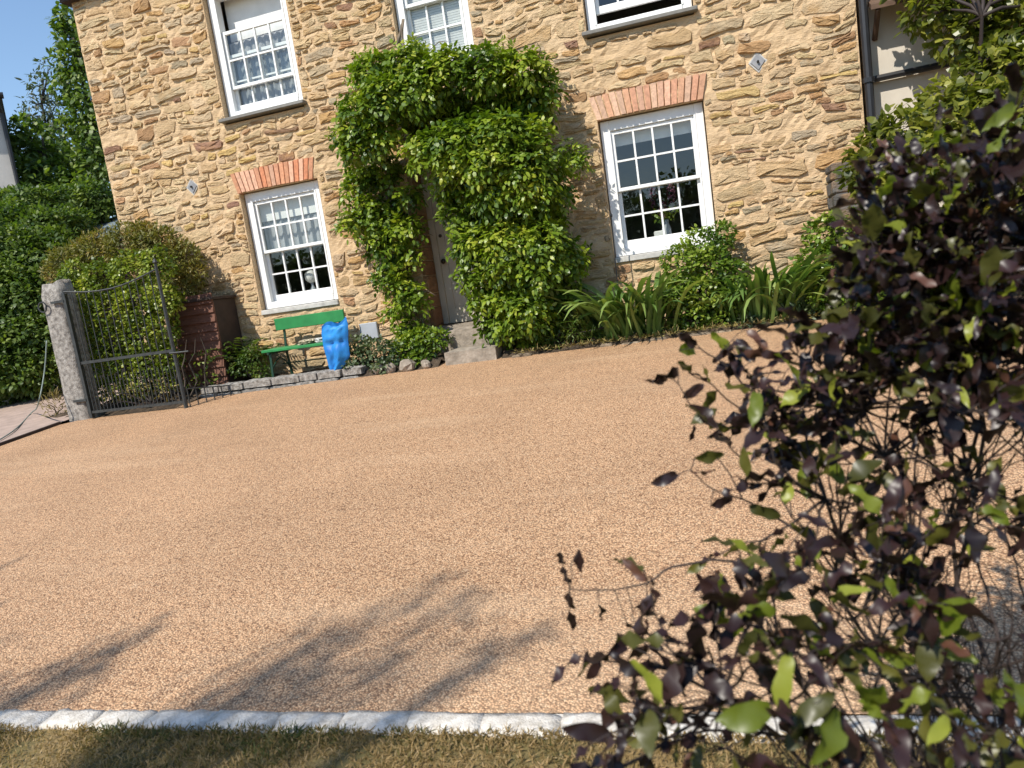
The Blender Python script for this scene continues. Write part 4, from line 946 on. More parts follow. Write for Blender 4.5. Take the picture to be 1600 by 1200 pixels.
def strap_plant(cx, cy, rx, ry, n, sc, label):
    t = thing('strap_leaved_plant', (cx, cy, 0.03), label, 'plant', 'strap-leaved clumps in the bed right of the door')
    for k in range(n):
        o = bpy.data.objects.new('leaf', STRAP[k % len(STRAP)]); link(o, t); dx, dy = rng.normal()*rx*0.5, rng.normal()*ry*0.5
        o.location = (dx, dy, 0.02); az = math.atan2(dy-0.12, dx*0.9)+rng.normal()*0.7; s = sc*rng.uniform(0.75, 1.2)
        o.rotation_euler = (rng.normal()*0.15, abs(rng.normal())*0.16, az); o.scale = (s, s*0.95, s)
c1 = at(985, 520, -0.5); strap_plant(c1[0], -0.50, 0.55, 0.26, 200, 1.36, 'strap-leaved clump beside the climber, left of the two')
c2 = at(1200, 490, -0.5); strap_plant(c2[0], -0.50, 0.55, 0.26, 185, 1.30, 'strap-leaved clump nearer the dark purple bush, right of the two')
bushlet('leafy_shrub', (5.0, -0.5, 0.05), [bl(u, v, Y, r, r*0.85) for u, v, Y, r in [(1095, 382, -.4, .21), (1128, 368, -.35, .17), (1065, 410, -.5, .24), (1110, 415, -.55, .24), (1145, 430, -.5, .2), (1060, 455, -.55, .2), (1100, 460, -.6, .24), (1140, 470, -.6, .2), (1085, 495, -.6, .18), (1130, 500, -.6, .16)]], 'shrub', 'bright green shrub in front of the right lower window', 'shrub', 900, 0.058, 0.019)
bushlet('leafy_shrub', (6.4, -0.5, 0.05), [bl(u, v, Y, r, r*0.85) for u, v, Y, r in [(1290, 365, -.5, .22), (1330, 350, -.5, .25), (1375, 350, -.5, .25), (1270, 410, -.55, .2), (1310, 410, -.6, .26), (1360, 410, -.6, .28), (1290, 455, -.65, .22), (1340, 460, -.65, .25), (1250, 445, -.5, .14)]], 'shrub', 'green shrub partly hidden behind the dark purple bush', 'shrub', 800, 0.062, 0.020)
bushlet('leafy_plant', (3.2, -0.6, 0.03), [bl(u, v, -.65, r, r*.7) for u, v, r in [(870, 530, .14), (895, 515, .15), (910, 490, .13), (850, 540, .12), (925, 525, .12), (960, 528, .09), (1010, 520, .10), (1060, 512, .10), (1110, 508, .09), (940, 535, .08)]], 'fern', 'low grassy growth at the climber foot right of the doorstep', 'plant', 1300, 0.09, 0.007, droop=-0.3)
bushlet('leafy_plant', (5.9, -0.6, 0.03), [bl(u, v, -.7, r, r*.6) for u, v, r in [(1235, 470, .14), (1255, 490, .13), (1170, 505, .12)]], 'greygreen', 'small grey-green plant right of the strap-leaved clump', 'plant', 800, 0.08, 0.012)
# dry litter and low growth along the front of the bed
P = np.stack([rng.uniform(2.75, 7.5, 1500), -0.90+np.abs(rng.normal(size=1500))*0.13, np.zeros(1500)], 1); P[:, 2] = [zg(a, min(b, -.8))+0.035+rng.uniform(0, .03) for a, b, _ in P]
D = rng.normal(size=(1500, 3)); D[:, 2] = np.abs(D[:, 2])*0.6
V, F, tt = leaves(P, D, np.tile((0, 0, 1.0), (1500, 1))+rng.normal(size=(1500, 3))*0.4, rng.uniform(.03, .09, 1500), rng.uniform(.003, .008, 1500), rng.uniform(0, 1, 1500))
tag(mesh_obj('leaf_litter', V, F, M['litter'], tone=tt), 'yellowed grass and dead leaves along the right bed edge', 'litter', kind='stuff')
x = 2.75; k = 0
es = thing('bed_edging', (5.0, -0.87, 0.0), 'broken line of small buried stones edging the right-hand bed', 'edging')
while x < 7.6:
    w = random.uniform(0.10, 0.26)
    if random.random() < 0.55: slab(x, x+w, BED_Y-0.035+random.uniform(-.01, .01), BED_Y+0.06, -0.08, zg(x, -.85)+random.uniform(0.008, 0.035), 'stone', M['edgestone'], es, 0.015, 6)
    x += w+random.uniform(0.0, 0.1)
mb = MB(); c = at(957, 400, -.4); d = at(955, 338, -.4); mb.tube([(c[0], -.4, 0.05), (d[0], -.4, d[2])], 0.007, 6); mb.lathe((d[0], -.4, d[2]), [(0.007, -.01), (0.016, 0), (0.016, 0.02), (0.006, 0.035)], 8); tag(mb.build('plant_stake', M['black'], base=(c[0], -.4, 0.05)), 'thin dark plant stake before the right lower window', 'stake')

# ================================================================== RIGHT: neighbour, added wall in place of a shadow, light-green tree
nb = thing('neighbour_house', (9.2, 0.3, 0.0), 'cream rendered house wall right of the black downpipe', 'house')
mb = MB(); mb.box((6.985, 0.10, -0.2), (13.5, 6.0, 5.4)); mb.build('wall', M['cream'], nb)
mb = MB(); mb.box((6.9, -0.25, 5.35), (13.7, 6.2, 5.55)); mb.build('roof_edge', M['slate'], nb)
zc = 2.48; mb = MB(); mb.tube([(6.95, 0.03, zc), (9.6, 0.03, zc+0.04)], 0.035, 8); mb.build('waste_pipe', M['black'], nb)
c = at(1400, 85, 0.1); mb = MB(); x0 = c[0]-0.22

# small timber canopy with brackets over it
mb = MB(); V = [(x0-0.05, -0.20, 3.14), (x0+1.5, -0.20, 3.14), (x0+1.5, 0.1, 3.30), (x0-0.05, 0.1, 3.30)]; mb.add(V+[(a, b, z+0.05) for a, b, z in V], [(0, 3, 2, 1), (4, 5, 6, 7), (0, 1, 5, 4), (1, 2, 6, 5), (2, 3, 7, 6), (3, 0, 4, 7)]); o = mb.build('canopy', M['timber'], nb)
for xx in (x0+0.02, x0+0.65, x0+1.4): mb = MB(); mb.tube([(xx, 0.09, 2.9), (xx, -0.05, 3.02), (xx, -0.17, 3.14)], 0.03, 5); mb.build('bracket', M['timber'], o)
# added grey stone wall standing in for a shadow whose caster is unknown
sw = thing('shadow_wall', (7.0, -0.5, 0.0), 'added dark grey stone wall standing in for a shadow on the house beside the downpipe', 'wall')
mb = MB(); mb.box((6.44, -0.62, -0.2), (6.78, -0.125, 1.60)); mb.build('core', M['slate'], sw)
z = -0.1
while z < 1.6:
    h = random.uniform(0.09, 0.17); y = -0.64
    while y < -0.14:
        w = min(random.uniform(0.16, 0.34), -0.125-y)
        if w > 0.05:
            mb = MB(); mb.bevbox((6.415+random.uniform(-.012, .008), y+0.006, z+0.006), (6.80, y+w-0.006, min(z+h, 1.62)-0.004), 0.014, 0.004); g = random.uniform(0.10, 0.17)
            mb.build('stone', M['shadowstone'], sw, scol=[(g, g*0.95, g*0.88, 1)]*len(mb.v))  # the shadow patch is put into this dark stone colour
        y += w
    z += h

def tree(name, base, blobs, mat, label, density, L, W, limb=0.3, core=0, spray=0, trunk_r=0.12, fork=None, group=None, cat='tree', droop=0.25, bark='bark', up=0.1, rnd=0.6):
    t = thing(name, base, label, cat, group); base = np.array(base, float)
    cen = np.mean([c for c, _ in (blobs[-core:] if core else blobs)], 0); top = max(c[2] for c, _ in (blobs[-core:] if core else blobs))
    fork = np.array(fork if fork is not None else base+(cen-base)*np.array((0.5, 0.5, 0.45)))
    mb = MB(); tr = curve_pts(base+np.array((0, 0, -0.15)), fork, 7, 0, 0.08, random.random()*9); mb.tube(tr, list(np.linspace(trunk_r, trunk_r*0.65, 7)), 9)
    lead = curve_pts(fork, (cen[0], cen[1], cen[2]+(top-cen[2])*0.7), 7, 0, 0.12, random.random()*9); mb.tube(lead, list(np.linspace(trunk_r*0.65, trunk_r*0.15, 7)), 8); mb.build('trunk', M[bark], t, smooth=True)
    mb = MB(); ax_ = tr[3:]+lead[:-1]
    for c, r in blobs:
        c = np.array(c); a = min(ax_, key=lambda q: np.linalg.norm(q-c)+(3 if q[2] > c[2]+0.2 else 0)); pts = curve_pts(a, c, 7, 0.06 if limb > 0.2 else 0.0, 0.12 if limb > 0.2 else 0.05, random.random()*9); mb.tube(pts, list(np.linspace(trunk_r*limb, trunk_r*limb*0.22, 7)), 6)
        for k in range(5):
            d = unit(rng.normal(size=3)); mb.tube(curve_pts(pts[4], c+d*np.array(r)*0.85, 5, 0.05, 0.2, random.random()*9), list(np.linspace(trunk_r*0.08, trunk_r*0.03, 5)), 4)
    mb.build('limb', M[bark], t, smooth=True)
    foliage('crown', blobs, M[mat], t, density, L, W, droop, spray, up=up, rnd=rnd); return t
def db(u, v, t, r, rz=None): return (deep(u, v, t), (r, r, rz or r*0.8))
gt = [db(u, v, t, r) for u, v, t, r in [(1380, 240, 6.6, .28), (1420, 215, 6.4, .32), (1360, 270, 6.3, .22), (1440, 265, 6.2, .34), (1400, 300, 6.2, .26), (1490, 230, 6.5, .36), (1480, 300, 6.1, .34), (1550, 250, 6.3, .4), (1540, 190, 6.7, .38), (1590, 180, 6.5, .4), (1600, 300, 6.2, .4), (1480, 170, 6.8, .32), (1560, 120, 6.9, .38), (1600, 60, 7, .4), (1500, 60, 7.2, .26), (1450, 20, 7.2, .22), (1540, 10, 7.2, .34), (1600, -30, 7, .45), (1480, -30, 7.3, .3), (1420, -40, 7.3, .22), (1560, -90, 7, .5), (1680, 100, 6.6, .5), (1680, 250, 6.3, .5), (1640, -80, 7, .5), (1700, 0, 7, .5)]]
tree('garden_tree', (8.5, -1.5, -0.1), gt, 'lime', 'light green broad-leaved tree at the right edge behind the purple bush', 420, 0.095, 0.030, trunk_r=0.065, fork=deep(1570, 300, 7.4), droop=0.35, bark='twig')

# ================================================================== LEFT BACKGROUND
wh = thing('white_cottage', (-16.5, 6.0, 0.0), 'whitewashed house end with black gutter at the left edge', 'house')
a = deep(29, 297, 19); b = deep(12, 160, 19); xr_ = (a[0]+b[0])/2; yr_ = a[1]; zt_ = b[2]
vd = unit(np.array((xr_-CAM[0], yr_-CAM[1], 0))); vl = np.array((-vd[1], vd[0], 0.0)); cor = np.array((xr_, yr_, 0.0))
def cot(l, d, z): return tuple(cor+vl*l+vd*d+np.array((0, 0, z)))
def cbox(mb, l0, l1, d0, d1, z0, z1, z2=None):
    z2 = z1 if z2 is None else z2
    mb.add([cot(l0, d0, z0), cot(l1, d0, z0), cot(l1, d1, z0), cot(l0, d1, z0), cot(l0, d0, z1), cot(l1, d0, z1), cot(l1, d1, z2), cot(l0, d1, z2)], [(0, 1, 2, 3), (4, 7, 6, 5), (0, 4, 5, 1), (1, 5, 6, 2), (2, 6, 7, 3), (3, 7, 4, 0)])
mb = MB(); cbox(mb, 0, 6, 0, 5, -0.2, zt_); mb.build('wall', M['whitewall'], wh)
mb = MB(); cbox(mb, -0.12, 6.2, -0.25, 5.2, zt_+0.003, zt_+0.10, zt_+0.4); mb.build('roof', M['slate'], wh)
mb = MB(); mb.tube([cot(-0.16, -0.32, zt_+0.02), cot(6.2, -0.32, zt_+0.05)], 0.08, 8); mb.tube([cot(0.02, -0.3, zt_), cot(-0.03, -0.06, zt_-0.35), cot(-0.03, -0.06, 0)], 0.05, 8); mb.build('gutter', M['black'], wh)
sh = thing('garden_shed', (-7.5, 6.0, 0.0), 'blue-grey shed roof glimpsed between the trees and the house corner', 'shed')
a = deep(150, 372, 14.5); b = deep(190, 362, 14.5); zr = a[2]
mb = MB(); mb.box((a[0]-1.2, a[1], 0.0), (b[0]+1.0, a[1]+2.2, zr)); mb.build('wall', M['darkwood'], sh)
mb = MB(); V = [(a[0]-1.3, a[1]-0.15, zr-0.02), (b[0]+1.1, a[1]-0.15, zr-0.02), (b[0]+1.1, a[1]+1.2, zr+0.55), (a[0]-1.3, a[1]+1.2, zr+0.55)]; W2 = [(V[0][0], a[1]+2.5, zr-0.02), (V[1][0], a[1]+2.5, zr-0.02)]
mb.add(V+W2, [(0, 1, 2, 3), (3, 2, 5, 4), (0, 3, 4), (1, 5, 2), (0, 4, 5, 1)]); mb.build('roof', M['roofblue'], sh)
def tb(lst): return [db(*a) for a in lst]
tree('tall_conifer', (deep(150, 300, 20)[0], deep(150, 300, 20)[1], 0.0), tb([(118, 62, 20, .55), (105, 35, 20, .38), (122, 30, 20, .5), (110, 95, 20, .5), (135, 90, 20, .6), (130, 130, 20, .6), (105, 135, 20, .4), (150, 160, 20, .7), (135, 190, 20, .6), (160, 210, 20, .7), (165, 260, 20, .8), (140, 240, 20, .6)]), 'treeleaf', 'tall green tree close behind the left house corner', 95, 0.17, 0.05, trunk_r=0.16, droop=0.4)
tree('wispy_tree', (deep(75, 320, 23)[0], deep(75, 320, 23)[1], 0.0), tb([(80, 105, 23, .4), (62, 130, 23, .4), (88, 140, 23, .5), (55, 165, 23, .45), (78, 175, 23, .6), (100, 180, 23, .6), (65, 205, 23, .55), (100, 215, 23, .8), (120, 235, 23, .8), (40, 185, 23, .3)]), 'birch', 'wispy grey-green tree against the sky at the left', 40, 0.20, 0.035, trunk_r=0.12, droop=0.5)
tree('round_tree', (deep(60, 380, 21)[0], deep(60, 380, 21)[1], 0.0), tb([(38, 205, 21, .5), (60, 230, 21, .75), (35, 255, 21, .7), (85, 260, 21, .8), (115, 275, 21, .8), (145, 295, 20, .8), (60, 290, 20, .9), (95, 305, 20, .8), (30, 300, 20, .7), (130, 315, 19.5, .6)]), 'treeleaf', 'rounded green tree below the wispy tree at the left', 85, 0.18, 0.055, trunk_r=0.16)
bb = tb([(15, 325, 15, .45), (50, 325, 14.5, .5), (90, 325, 15, .5), (20, 365, 14, .65), (65, 370, 14, .65), (108, 352, 14.5, .45), (25, 410, 13.5, .85), (75, 420, 13.5, .8), (15, 460, 13, .85), (60, 470, 13, .8), (-30, 400, 13.5, 1.0), (-40, 480, 13, 1.0), (20, 520, 12.8, .8), (65, 530, 12.6, .6), (10, 570, 12.5, .75), (45, 575, 12.5, .6), (-30, 560, 12.5, .9), (140, 315, 15.5, .5), (160, 330, 15.5, .35)])
bushlet('evergreen_shrub', (deep(40, 620, 13)[0], deep(40, 620, 13)[1], 0.0), bb, 'treeleaf', 'big leafy green shrub beside the path left of the gate post', 'shrub', 650, 0.10, 0.027)
tree('far_tree', (-22, 16, 0), [((-22+dx, 16+dy, z_), (r_, r_, r_*.85)) for dx, dy, z_, r_ in [(0, 0, 5, 2.2), (-2, 0, 4, 2), (2, 0, 3.8, 2), (0, -1, 3, 2.2), (3.5, 1, 3, 1.8), (-4, 0, 3, 2)]], 'darkleaf', 'dark distant tree behind the white house', 28, 0.34, 0.11, trunk_r=0.25)

# ================================================================== PURPLE-LEAVED BUSH IN THE RIGHT FOREGROUND
def wavy_leaf(k, mat):
    rs = np.random.default_rng(900+k); n = 7; V = []; ph = rs.uniform(0, 6); amp = rs.uniform(0.06, 0.15); curl = rs.uniform(-0.3, 0.95); fold = rs.uniform(0.1, 0.5)
    wmax = rs.uniform(0.14, 0.23)
    for i in range(n+1):
        s = i/n; w = wmax*math.sin(math.pi*min(1, s*0.93+0.04))**0.75*(1 if i else 0.15); z0 = -curl*s*s*0.5
        if i == n: w = 0.01
        for sg in (-1, 0, 1): V.append((s, sg*w*(1+0.12*math.sin(9*s+ph+sg)), z0+abs(sg)*fold*w+abs(sg)*amp*math.sin(s*11+ph+sg*1.3)))
    F = []
    for i in range(n): F += [(3*i, 3*i+3, 3*i+4, 3*i+1), (3*i+1, 3*i+4, 3*i+5, 3*i+2)]
    V = np.array(V); tn = rs.uniform(0, 1)
    me = bpy.data.meshes.new('leaf'); me.from_pydata(V.tolist(), [], F); me.materials.append(M[mat])
    a = me.attributes.new('tone', 'FLOAT', 'POINT'); a.data.foreach_set('value', np.full(len(V), tn, dtype=np.float32)); me.polygons.foreach_set('use_smooth', [True]*len(F)); me.update()
    return me, V, F, tn
KINDS = ['purple']*10+['olive']*6+['fresh']*5
WL = [wavy_leaf(k, m) for k, m in enumerate(KINDS)]
idx_of = {m: [i for i, q in enumerate(KINDS) if q == m] for m in set(KINDS)}
bbase = np.array((5.64, -7.66, zg(5.64, -7.2)-0.06))
bush = thing('purple_bush', bbase, 'dark purple-leaved bush with wavy leaves in the right foreground', 'bush')
# (u, v, distance, radius px, twigs, share of fresh leaves)
BB = [(1500, 285, 1.45, 70, 5, .12), (1430, 310, 1.45, 55, 4, .15), (1575, 300, 1.4, 70, 6, .10), (1400, 360, 1.4, 60, 5, .06), (1470, 370, 1.4, 75, 7, .08), (1550, 380, 1.35, 80, 8, .06), (1605, 400, 1.35, 80, 8, .06),
      (1380, 430, 1.4, 60, 5, .05), (1440, 450, 1.35, 75, 8, .08), (1520, 470, 1.35, 80, 8, .08), (1590, 490, 1.3, 80, 8, .08), (1390, 510, 1.4, 65, 6, .12), (1450, 540, 1.35, 75, 8, .12), (1530, 560, 1.3, 80, 8, .10), (1600, 580, 1.3, 80, 8, .10),
      (1340, 570, 1.4, 50, 4, .12), (1300, 620, 1.4, 50, 4, .10), (1370, 610, 1.4, 65, 6, .12), (1450, 630, 1.35, 75, 7, .10), (1540, 650, 1.3, 80, 7, .10), (1600, 690, 1.3, 80, 6, .1),
      (1240, 640, 1.4, 45, 3, .10), (1260, 700, 1.35, 45, 3, .12), (1330, 690, 1.35, 60, 4, .10), (1240, 770, 1.3, 50, 4, .22), (1310, 780, 1.3, 55, 4, .10), (1400, 740, 1.3, 70, 4, .10), (1500, 760, 1.3, 80, 4, .08), (1220, 850, 1.25, 55, 4, .15), (1290, 860, 1.25, 55, 4, .15), (1390, 840, 1.25, 60, 3, .15), (1480, 860, 1.25, 60, 3, .1), (1570, 820, 1.28, 60, 3, .1), (1190, 720, 1.32, 40, 2, .1), (1150, 600, 1.38, 40, 2, .15), (1190, 560, 1.38, 40, 2, .1), (1180, 650, 1.38, 35, 2, .1), (1010, 1100, 1.07, 35, 2, .03), (1130, 950, 1.12, 40, 2, .2), (1080, 1000, 1.1, 35, 2, .05),
      (1200, 960, 1.15, 60, 4, .3), (1260, 960, 1.15, 60, 4, .3), (1140, 1010, 1.1, 55, 4, .3), (1330, 960, 1.1, 65, 5, .2), (1400, 940, 1.1, 65, 4, .12), (1460, 1000, 1.1, 75, 5, .12), (1210, 1040, 1.1, 60, 4, .35), (1290, 1050, 1.1, 65, 5, .3), (1370, 1060, 1.05, 65, 5, .25), (1440, 1110, 1.05, 75, 5, .15), (1540, 1080, 1.05, 80, 4, .15),
      (1060, 1040, 1.1, 45, 3, .05), (1090, 1120, 1.05, 55, 3, .15), (1030, 1160, 1.05, 55, 4, .05), (1160, 1160, 1.05, 60, 4, .2), (1260, 1150, 1.0, 70, 4, .25), (1370, 1180, 1.0, 70, 4, .2), (1560, 1180, 1.0, 80, 4, .1), (1560, 950, 1.15, 60, 2, .2), (980, 1190, 1.05, 45, 3, .02),
      (1700, 400, 1.35, 100, 8, .08), (1720, 600, 1.35, 110, 8, .08), (1700, 850, 1.3, 100, 6, .1), (1720, 1080, 1.2, 100, 5, .1), (1660, 300, 1.4, 80, 5, .1)]
stem_ends = [(1440, 470, 1.4), (1500, 380, 1.42), (1560, 480, 1.36), (1600, 560, 1.33), (1350, 640, 1.4), (1290, 780, 1.3), (1350, 950, 1.15), (1220, 1010, 1.15), (1130, 1090, 1.1), (1450, 1050, 1.12), (1560, 1000, 1.15), (1700, 500, 1.36), (1690, 900, 1.3)]
SP = []
for k, (u, v, t_) in enumerate(stem_ends):
    e = deep(u, v, t_); st0 = bbase+np.array((rng.normal()*0.07, rng.normal()*0.05, 0.0))
    pts = curve_pts(st0, e, 12, 0.0, 0.16, k*2.3)
    mb = MB(); mb.tube(pts, list(np.linspace(0.007, 0.0025, 12)), 7); mb.build('stem', M['twig'], bush, smooth=True); SP.append(pts)
allpts = np.array([p for s in SP for p in s[3:]])
twigs = MB(); LV = []                        # leaf placements: (pos, dir, up, length, kind)
def twig_with_leaves(a, b, fresh, nl, r0=0.0026, sag=-0.05, frac=0.40, Lm=0.058, seed=None):
    pts = curve_pts(a, b, 9, sag*rng.uniform(-1, 1.4), 0.08, rng.uniform(0, 50) if seed is None else seed); twigs.tube(pts, list(np.linspace(r0, 0.0010, 9)), 4, False)
    for i in range(nl):
        s = frac+(1-frac)*(i+rng.uniform(0, 1))/nl; f = min(s, 0.999)*8; i0 = int(f); p = pts[i0]+(pts[i0+1]-pts[i0])*(f-i0); d = unit(pts[i0+1]-pts[i0])
        dd = unit(d*0.55+unit(rng.normal(size=3))*0.85+np.array((0, 0, -0.1))); up = unit(np.array((0, 0, 1.0))+rng.normal(size=3)*0.7)
        x = rng.uniform(); kd = 'fresh' if x < fresh else ('olive' if x < fresh+0.24 else 'purple')
        LV.append((p, dd, up, Lm*rng.uniform(0.5, 1.25), kd))
for (u, v, t_, rp, n, fr) in BB:
    ns = max(1, int(round(n*(0.72 if v < 650 else 0.50)))); upper = v < 650
    for k in range(ns):                      # a branchlet into the clump, forking into leafy twigs
        q = deep(u+rng.normal()*rp*0.45, v+rng.normal()*rp*0.45, t_+rng.normal()*0.06); d = np.linalg.norm(allpts-q, axis=1)
        a = allpts[np.argsort(d+rng.uniform(0, 0.08, len(d))+0.25*np.maximum(0, allpts[:, 2]-q[2]))[0]]
        br = curve_pts(a, q, 8, 0.05*rng.normal(), 0.07, rng.uniform(0, 60)); twigs.tube(br, list(np.linspace(0.0032, 0.0016, 8)), 5, False); ax0 = unit(q-a)
        for m_ in range(3 if upper else 2):
            st_ = br[int(rng.integers(4, 8))]; l_ = rng.uniform(0.07, 0.15); e_ = st_+unit(ax0*0.9+unit(rng.normal(size=3))*0.8+np.array((0, 0, 0.15)))*l_
            twig_with_leaves(st_, e_, fr*0.6, int(rng.integers(5, 8)) if upper else int(rng.integers(4, 7)), 0.0017, 0.06, 0.25)
# bare woody twigs through the open middle of the bush
for k in range(300):
    s_ = SP[rng.integers(len(SP))]; i_ = int(rng.integers(3, 11)); a = s_[i_]; d = unit(unit(s_[min(i_+1, 11)]-s_[i_-1])+unit(rng.normal(size=3))*0.75); b = a+d*rng.uniform(0.08, 0.26)
    br = curve_pts(a, b, 6, 0.04*rng.normal(), 0.06, k*1.1); twigs.tube(br, list(np.linspace(0.0026, 0.0009, 6)), 4, False)
    for m_ in range(2):
        st_ = br[int(rng.integers(2, 5))]; twigs.tube(curve_pts(st_, st_+unit(d+unit(rng.normal(size=3))*0.8)*rng.uniform(0.04, 0.12), 5, 0, 0.06, k+m_), list(np.linspace(0.0014, 0.0007, 5)), 4, False)
# the long side twigs that reach out to the left
def hang(u, v, t_, L, kd, ang):
    p = deep(u, v, t_); d = unit(AX_R*math.cos(ang)+AX_U*math.sin(ang)+AX_F*rng.normal()*0.3); LV.append((p, d, unit(-AX_F+0.55*rng.normal(size=3)), L*1.12, kd)); HG.append(p)
TWP = []; HG = []
def px_twig(path, r0, r1):
    pts = [deep(*q) for q in path]; fine = []
    for a, b in zip(pts[:-1], pts[1:]): fine += curve_pts(a, b, 4, 0.0, 0.10, rng.uniform(0, 30))[:-1]
    fine.append(pts[-1]); twigs.tube(fine, list(np.linspace(r0, r1, len(fine))), 5, False); TWP.extend(fine)
px_twig([(1290, 850, 1.27), (1230, 865, 1.27), (1150, 878, 1.28), (1050, 886, 1.28), (1010, 912, 1.28), (960, 922, 1.28), (890, 920, 1.28)], 0.003, 0.0012)
for u, v, L, a in [(875, 862, .028, -1.4), (880, 885, .03, -1.3), (905, 858, .038, -1.6), (888, 925, .035, -1.5), (890, 955, .035, -1.3), (935, 945, .036, -1.2), (978, 970, .04, -0.9), (995, 985, .032, -1.3), (1012, 968, .035, -1.7)]: hang(u, v, 1.28, L, 'purple', a)
px_twig([(1300, 690, 1.38), (1230, 650, 1.38), (1160, 600, 1.38), (1120, 560, 1.38), (1095, 545, 1.38)], 0.003, 0.0012)
for u, v, L, a, kd in [(1060, 548, .05, 0.2, 'fresh'), (1090, 540, .04, 2.6, 'purple'), (1060, 575, .05, -2.6, 'purple'), (1045, 590, .045, -2.9, 'purple'), (1100, 600, .04, -2.5, 'purple'), (1170, 625, .055, 0.1, 'fresh'), (1120, 640, .05, -2.7, 'olive'), (1085, 665, .03, -1.8, 'purple'), (1180, 565, .05, 2.2, 'purple'), (1165, 515, .05, -0.8, 'purple'), (1240, 535, .06, 0.2, 'olive'), (1260, 545, .05, 2.6, 'olive')]: hang(u, v, 1.38, L, kd, a)
px_twig([(1290, 850, 1.27), (1200, 800, 1.3), (1160, 780, 1.3), (1115, 765, 1.3), (1080, 735, 1.3)], 0.0026, 0.001)
px_twig([(1160, 780, 1.3), (1140, 740, 1.3), (1120, 715, 1.3)], 0.0016, 0.001)
for u, v, L, a, kd in [(1060, 742, .045, 3.4, 'purple'), (1080, 738, .04, 0.1, 'purple'), (1085, 716, .05, 0.1, 'olive'), (1110, 790, .05, 0.2, 'purple'), (1170, 790, .05, -0.4, 'olive'), (1260, 780, .05, 1.6, 'fresh')]: hang(u, v, 1.3, L, kd, a)
px_twig([(1210, 640, 1.38), (1130, 665, 1.38), (1085, 640, 1.38), (1060, 600, 1.38)], 0.002, 0.001)
for u, v, L, a, kd in [(1010, 1060, .055, 2.7, 'purple'), (1010, 1050, .05, -0.9, 'purple'), (1010, 1090, .06, -1.5, 'purple'), (960, 1150, .07, 2.9, 'purple'), (1000, 1180, .06, -0.8, 'purple'), (1590, 1090, .05, 3.0, 'fresh')]: hang(u, v, 1.07, L, kd, a)
tp_ = np.array(TWP+list(allpts))
for p in HG:
    a = tp_[np.argmin(np.linalg.norm(tp_-p, axis=1))]; twigs.tube(curve_pts(a, p, 5, 0.08, 0.1, p[0]*9), [0.0011, 0.001, 0.0009, 0.0008, 0.0008], 4, False)
twigs.build('twigs', M['twig'], bush, smooth=True)['kind'] = 'stuff'
def vis(q):
    d = q[0]-CAM; t_ = d@AX_F; u = 800+FPX*(d@AX_R)/t_; v = 600-FPX*(d@AX_U)/t_; return (not (0 < u < 1600 and 0 < v < 1200), -q[3]/t_)
LV.sort(key=vis); SV, SF, ST, SM = [], [], [], []; mats3 = ['purple', 'olive', 'fresh']
for i, (p, d, up, L, kd) in enumerate(LV):
    k = int(rng.choice(idx_of[kd])); me, V, F, tn = WL[k]; d = unit(d); s = unit(np.cross(up, d)); n_ = np.cross(d, s); wid = rng.uniform(0.85, 1.25)
    if i < 300:
        o = bpy.data.objects.new('leaf', me); link(o, bush); m = np.eye(4); m[:3, 0] = d*L; m[:3, 1] = s*L*wid; m[:3, 2] = n_*L; m[:3, 3] = p-bbase; o.matrix_local = Matrix(m.tolist())
    else:
        n0 = len(SV); SV += list(p+V[:, :1]*d*L+V[:, 1:2]*s*L*wid+V[:, 2:3]*n_*L); SF += [tuple(a+n0 for a in f) for f in F]; ST += [tn]*len(V); SM += [mats3.index(kd)]*len(F)
mesh_obj('foliage', SV, SF, [M[m] for m in mats3], bush, smooth=True, tone=ST, midx=SM)['kind'] = 'stuff'

# ================================================================== OUT-OF-FRAME TREE whose boughs shade the near driveway
def shade(u, v, h):                          # where a clump must hang, h above the ground, to shade the ground point seen at (u, v)
    g = gp(u, v); k = h/math.tan(SUN_EL); return np.array((g[0]-SUN_H[0]*k, g[1]-SUN_H[1]*k, g[2]+h))
tb_ = []
for u, v, h, r in [(25, 1068, 4.4, .14), (75, 1055, 4.4, .15), (125, 1036, 4.5, .16), (170, 1015, 4.5, .16), (205, 995, 4.5, .13), (235, 978, 4.6, .09), (150, 1060, 4.5, .10), (5, 1000, 4.6, .10), (-10, 950, 4.7, .10), (10, 880, 4.9, .07),
                   (425, 1062, 4.5, .10), (460, 1040, 4.5, .13), (500, 1015, 4.5, .14), (525, 1045, 4.5, .11), (540, 985, 4.6, .11), (490, 980, 4.6, .06), (590, 1040, 4.6, .08), (620, 945, 4.7, .10), (640, 1030, 4.6, .07), (700, 900, 4.8, .10), (715, 930, 4.8, .08), (750, 985, 4.7, .10), (800, 1010, 4.7, .11), (740, 940, 4.8, .07), (850, 990, 4.7, .07), (760, 1030, 4.6, .07)]:
    tb_.append((shade(u, v, h+1.8), (r*0.95, r*0.95, r*0.7)))
tb_ += [((-1.6+dx, -17.0+dy, z_+1.5), (r_, r_, r_*.8)) for dx, dy, z_, r_ in [(0, 0, 5.6, 1.0), (-1.2, -0.8, 5.2, 1.0), (0.8, -1.2, 5.3, 1.0), (-0.6, -1.6, 5.8, 1.0), (-1.8, 0.3, 4.6, .8)]]
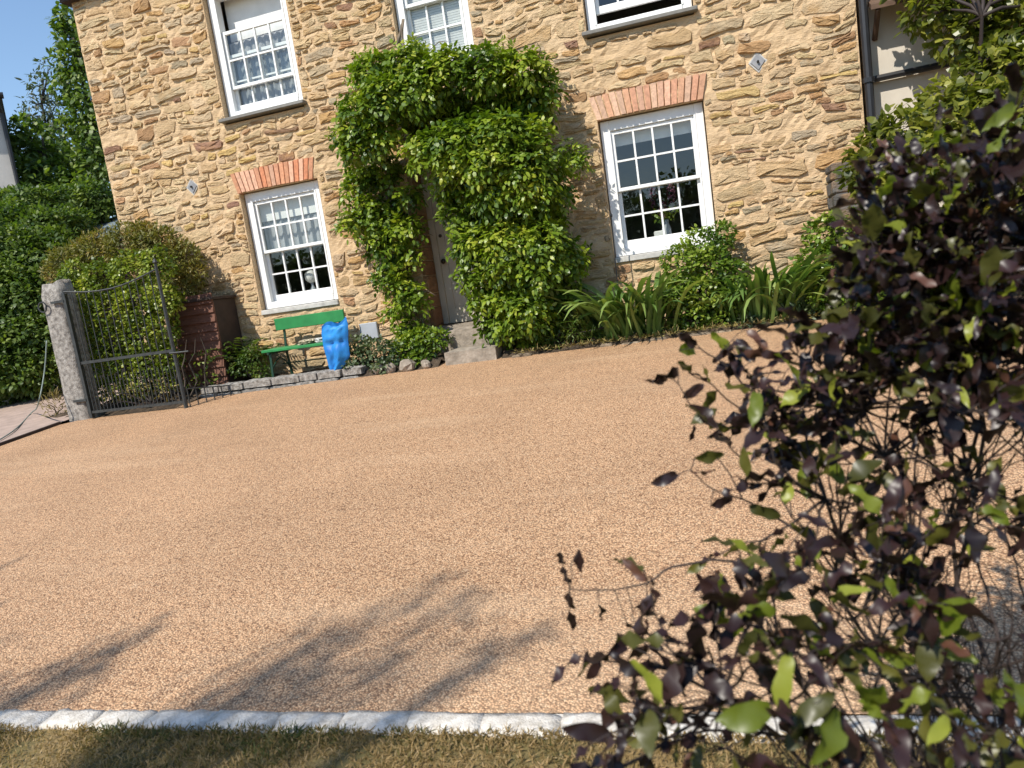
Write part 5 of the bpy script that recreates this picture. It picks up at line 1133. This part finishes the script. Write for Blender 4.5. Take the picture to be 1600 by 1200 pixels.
tree('overhanging_tree', (-1.6, -17.0, -0.85), tb_, 'treeleaf', 'tree behind the viewpoint whose boughs shade the near driveway', 62, 0.075, 0.022, limb=0.10, core=5, trunk_r=0.15, fork=(-1.4, -16.8, 3.4), droop=0.3)

# ================================================================== LAWN in front of the kerb
n = 85000
X = rng.uniform(1.0, 7.2, n); Y = kerb_y(X)-0.108-rng.uniform(0, 1.0, n)**1.25; keep = np.array([True]*n)
patch = np.array([fbm(a*1.7, b*2.3, 4.0) for a, b in zip(X, Y)]); patch2 = np.array([fbm(a*6, b*8, 1.0) for a, b in zip(X, Y)])
keep = rng.uniform(size=n) < np.clip(0.75+0.6*patch, 0.3, 1); X, Y, patch, patch2 = X[keep], Y[keep], patch[keep], patch2[keep]; n = len(X)
P = np.stack([X, Y, [zground(a, min(b, -7.15))-0.028 for a, b in zip(X, Y)]], 1)
D = np.stack([rng.normal(size=n)*0.75, rng.normal(size=n)*0.75, np.full(n, 0.75)], 1); L = rng.uniform(0.014, 0.036, n)*(1+0.5*patch)
T = np.clip(0.93-0.85*patch+0.22*patch2+rng.normal(size=n)*0.2, 0, 1)
V, F, tt = leaves(P, D, rng.normal(size=(n, 3)), L, np.full(n, 0.0022), T, 0.35)
tag(mesh_obj('lawn_grass', V, F, M['grass'], tone=tt), 'short half-dry lawn grass below the pale kerb', 'grass', kind='stuff')

# ================================================================== tall boundary hedge behind the viewpoint (seen only mirrored in the window glass)
bh = thing('boundary_hedge', (-5.0, -24.0, -1.2), 'tall dark hedge along the far side of the lawn behind the viewpoint', 'hedge')
foliage('foliage', [((x_, -24+rng.uniform(-.8, .8), z_), (2.0, 1.4, 1.9)) for x_ in np.arange(-26, 14, 2.3) for z_ in (0.8, 2.4+rng.uniform(-.6, .9))], M['treeleaf'], bh, 20, 0.42, 0.15, 0.2)
mb = MB()
for x_ in np.arange(-26, 14, 2.3): mb.tube(curve_pts((x_, -24, -1.3), (x_, -24, 2.5), 6, 0, 0.06, x_), [.16, .14, .12, .1, .08, .05], 6)
mb.build('trunk', M['bark'], bh)
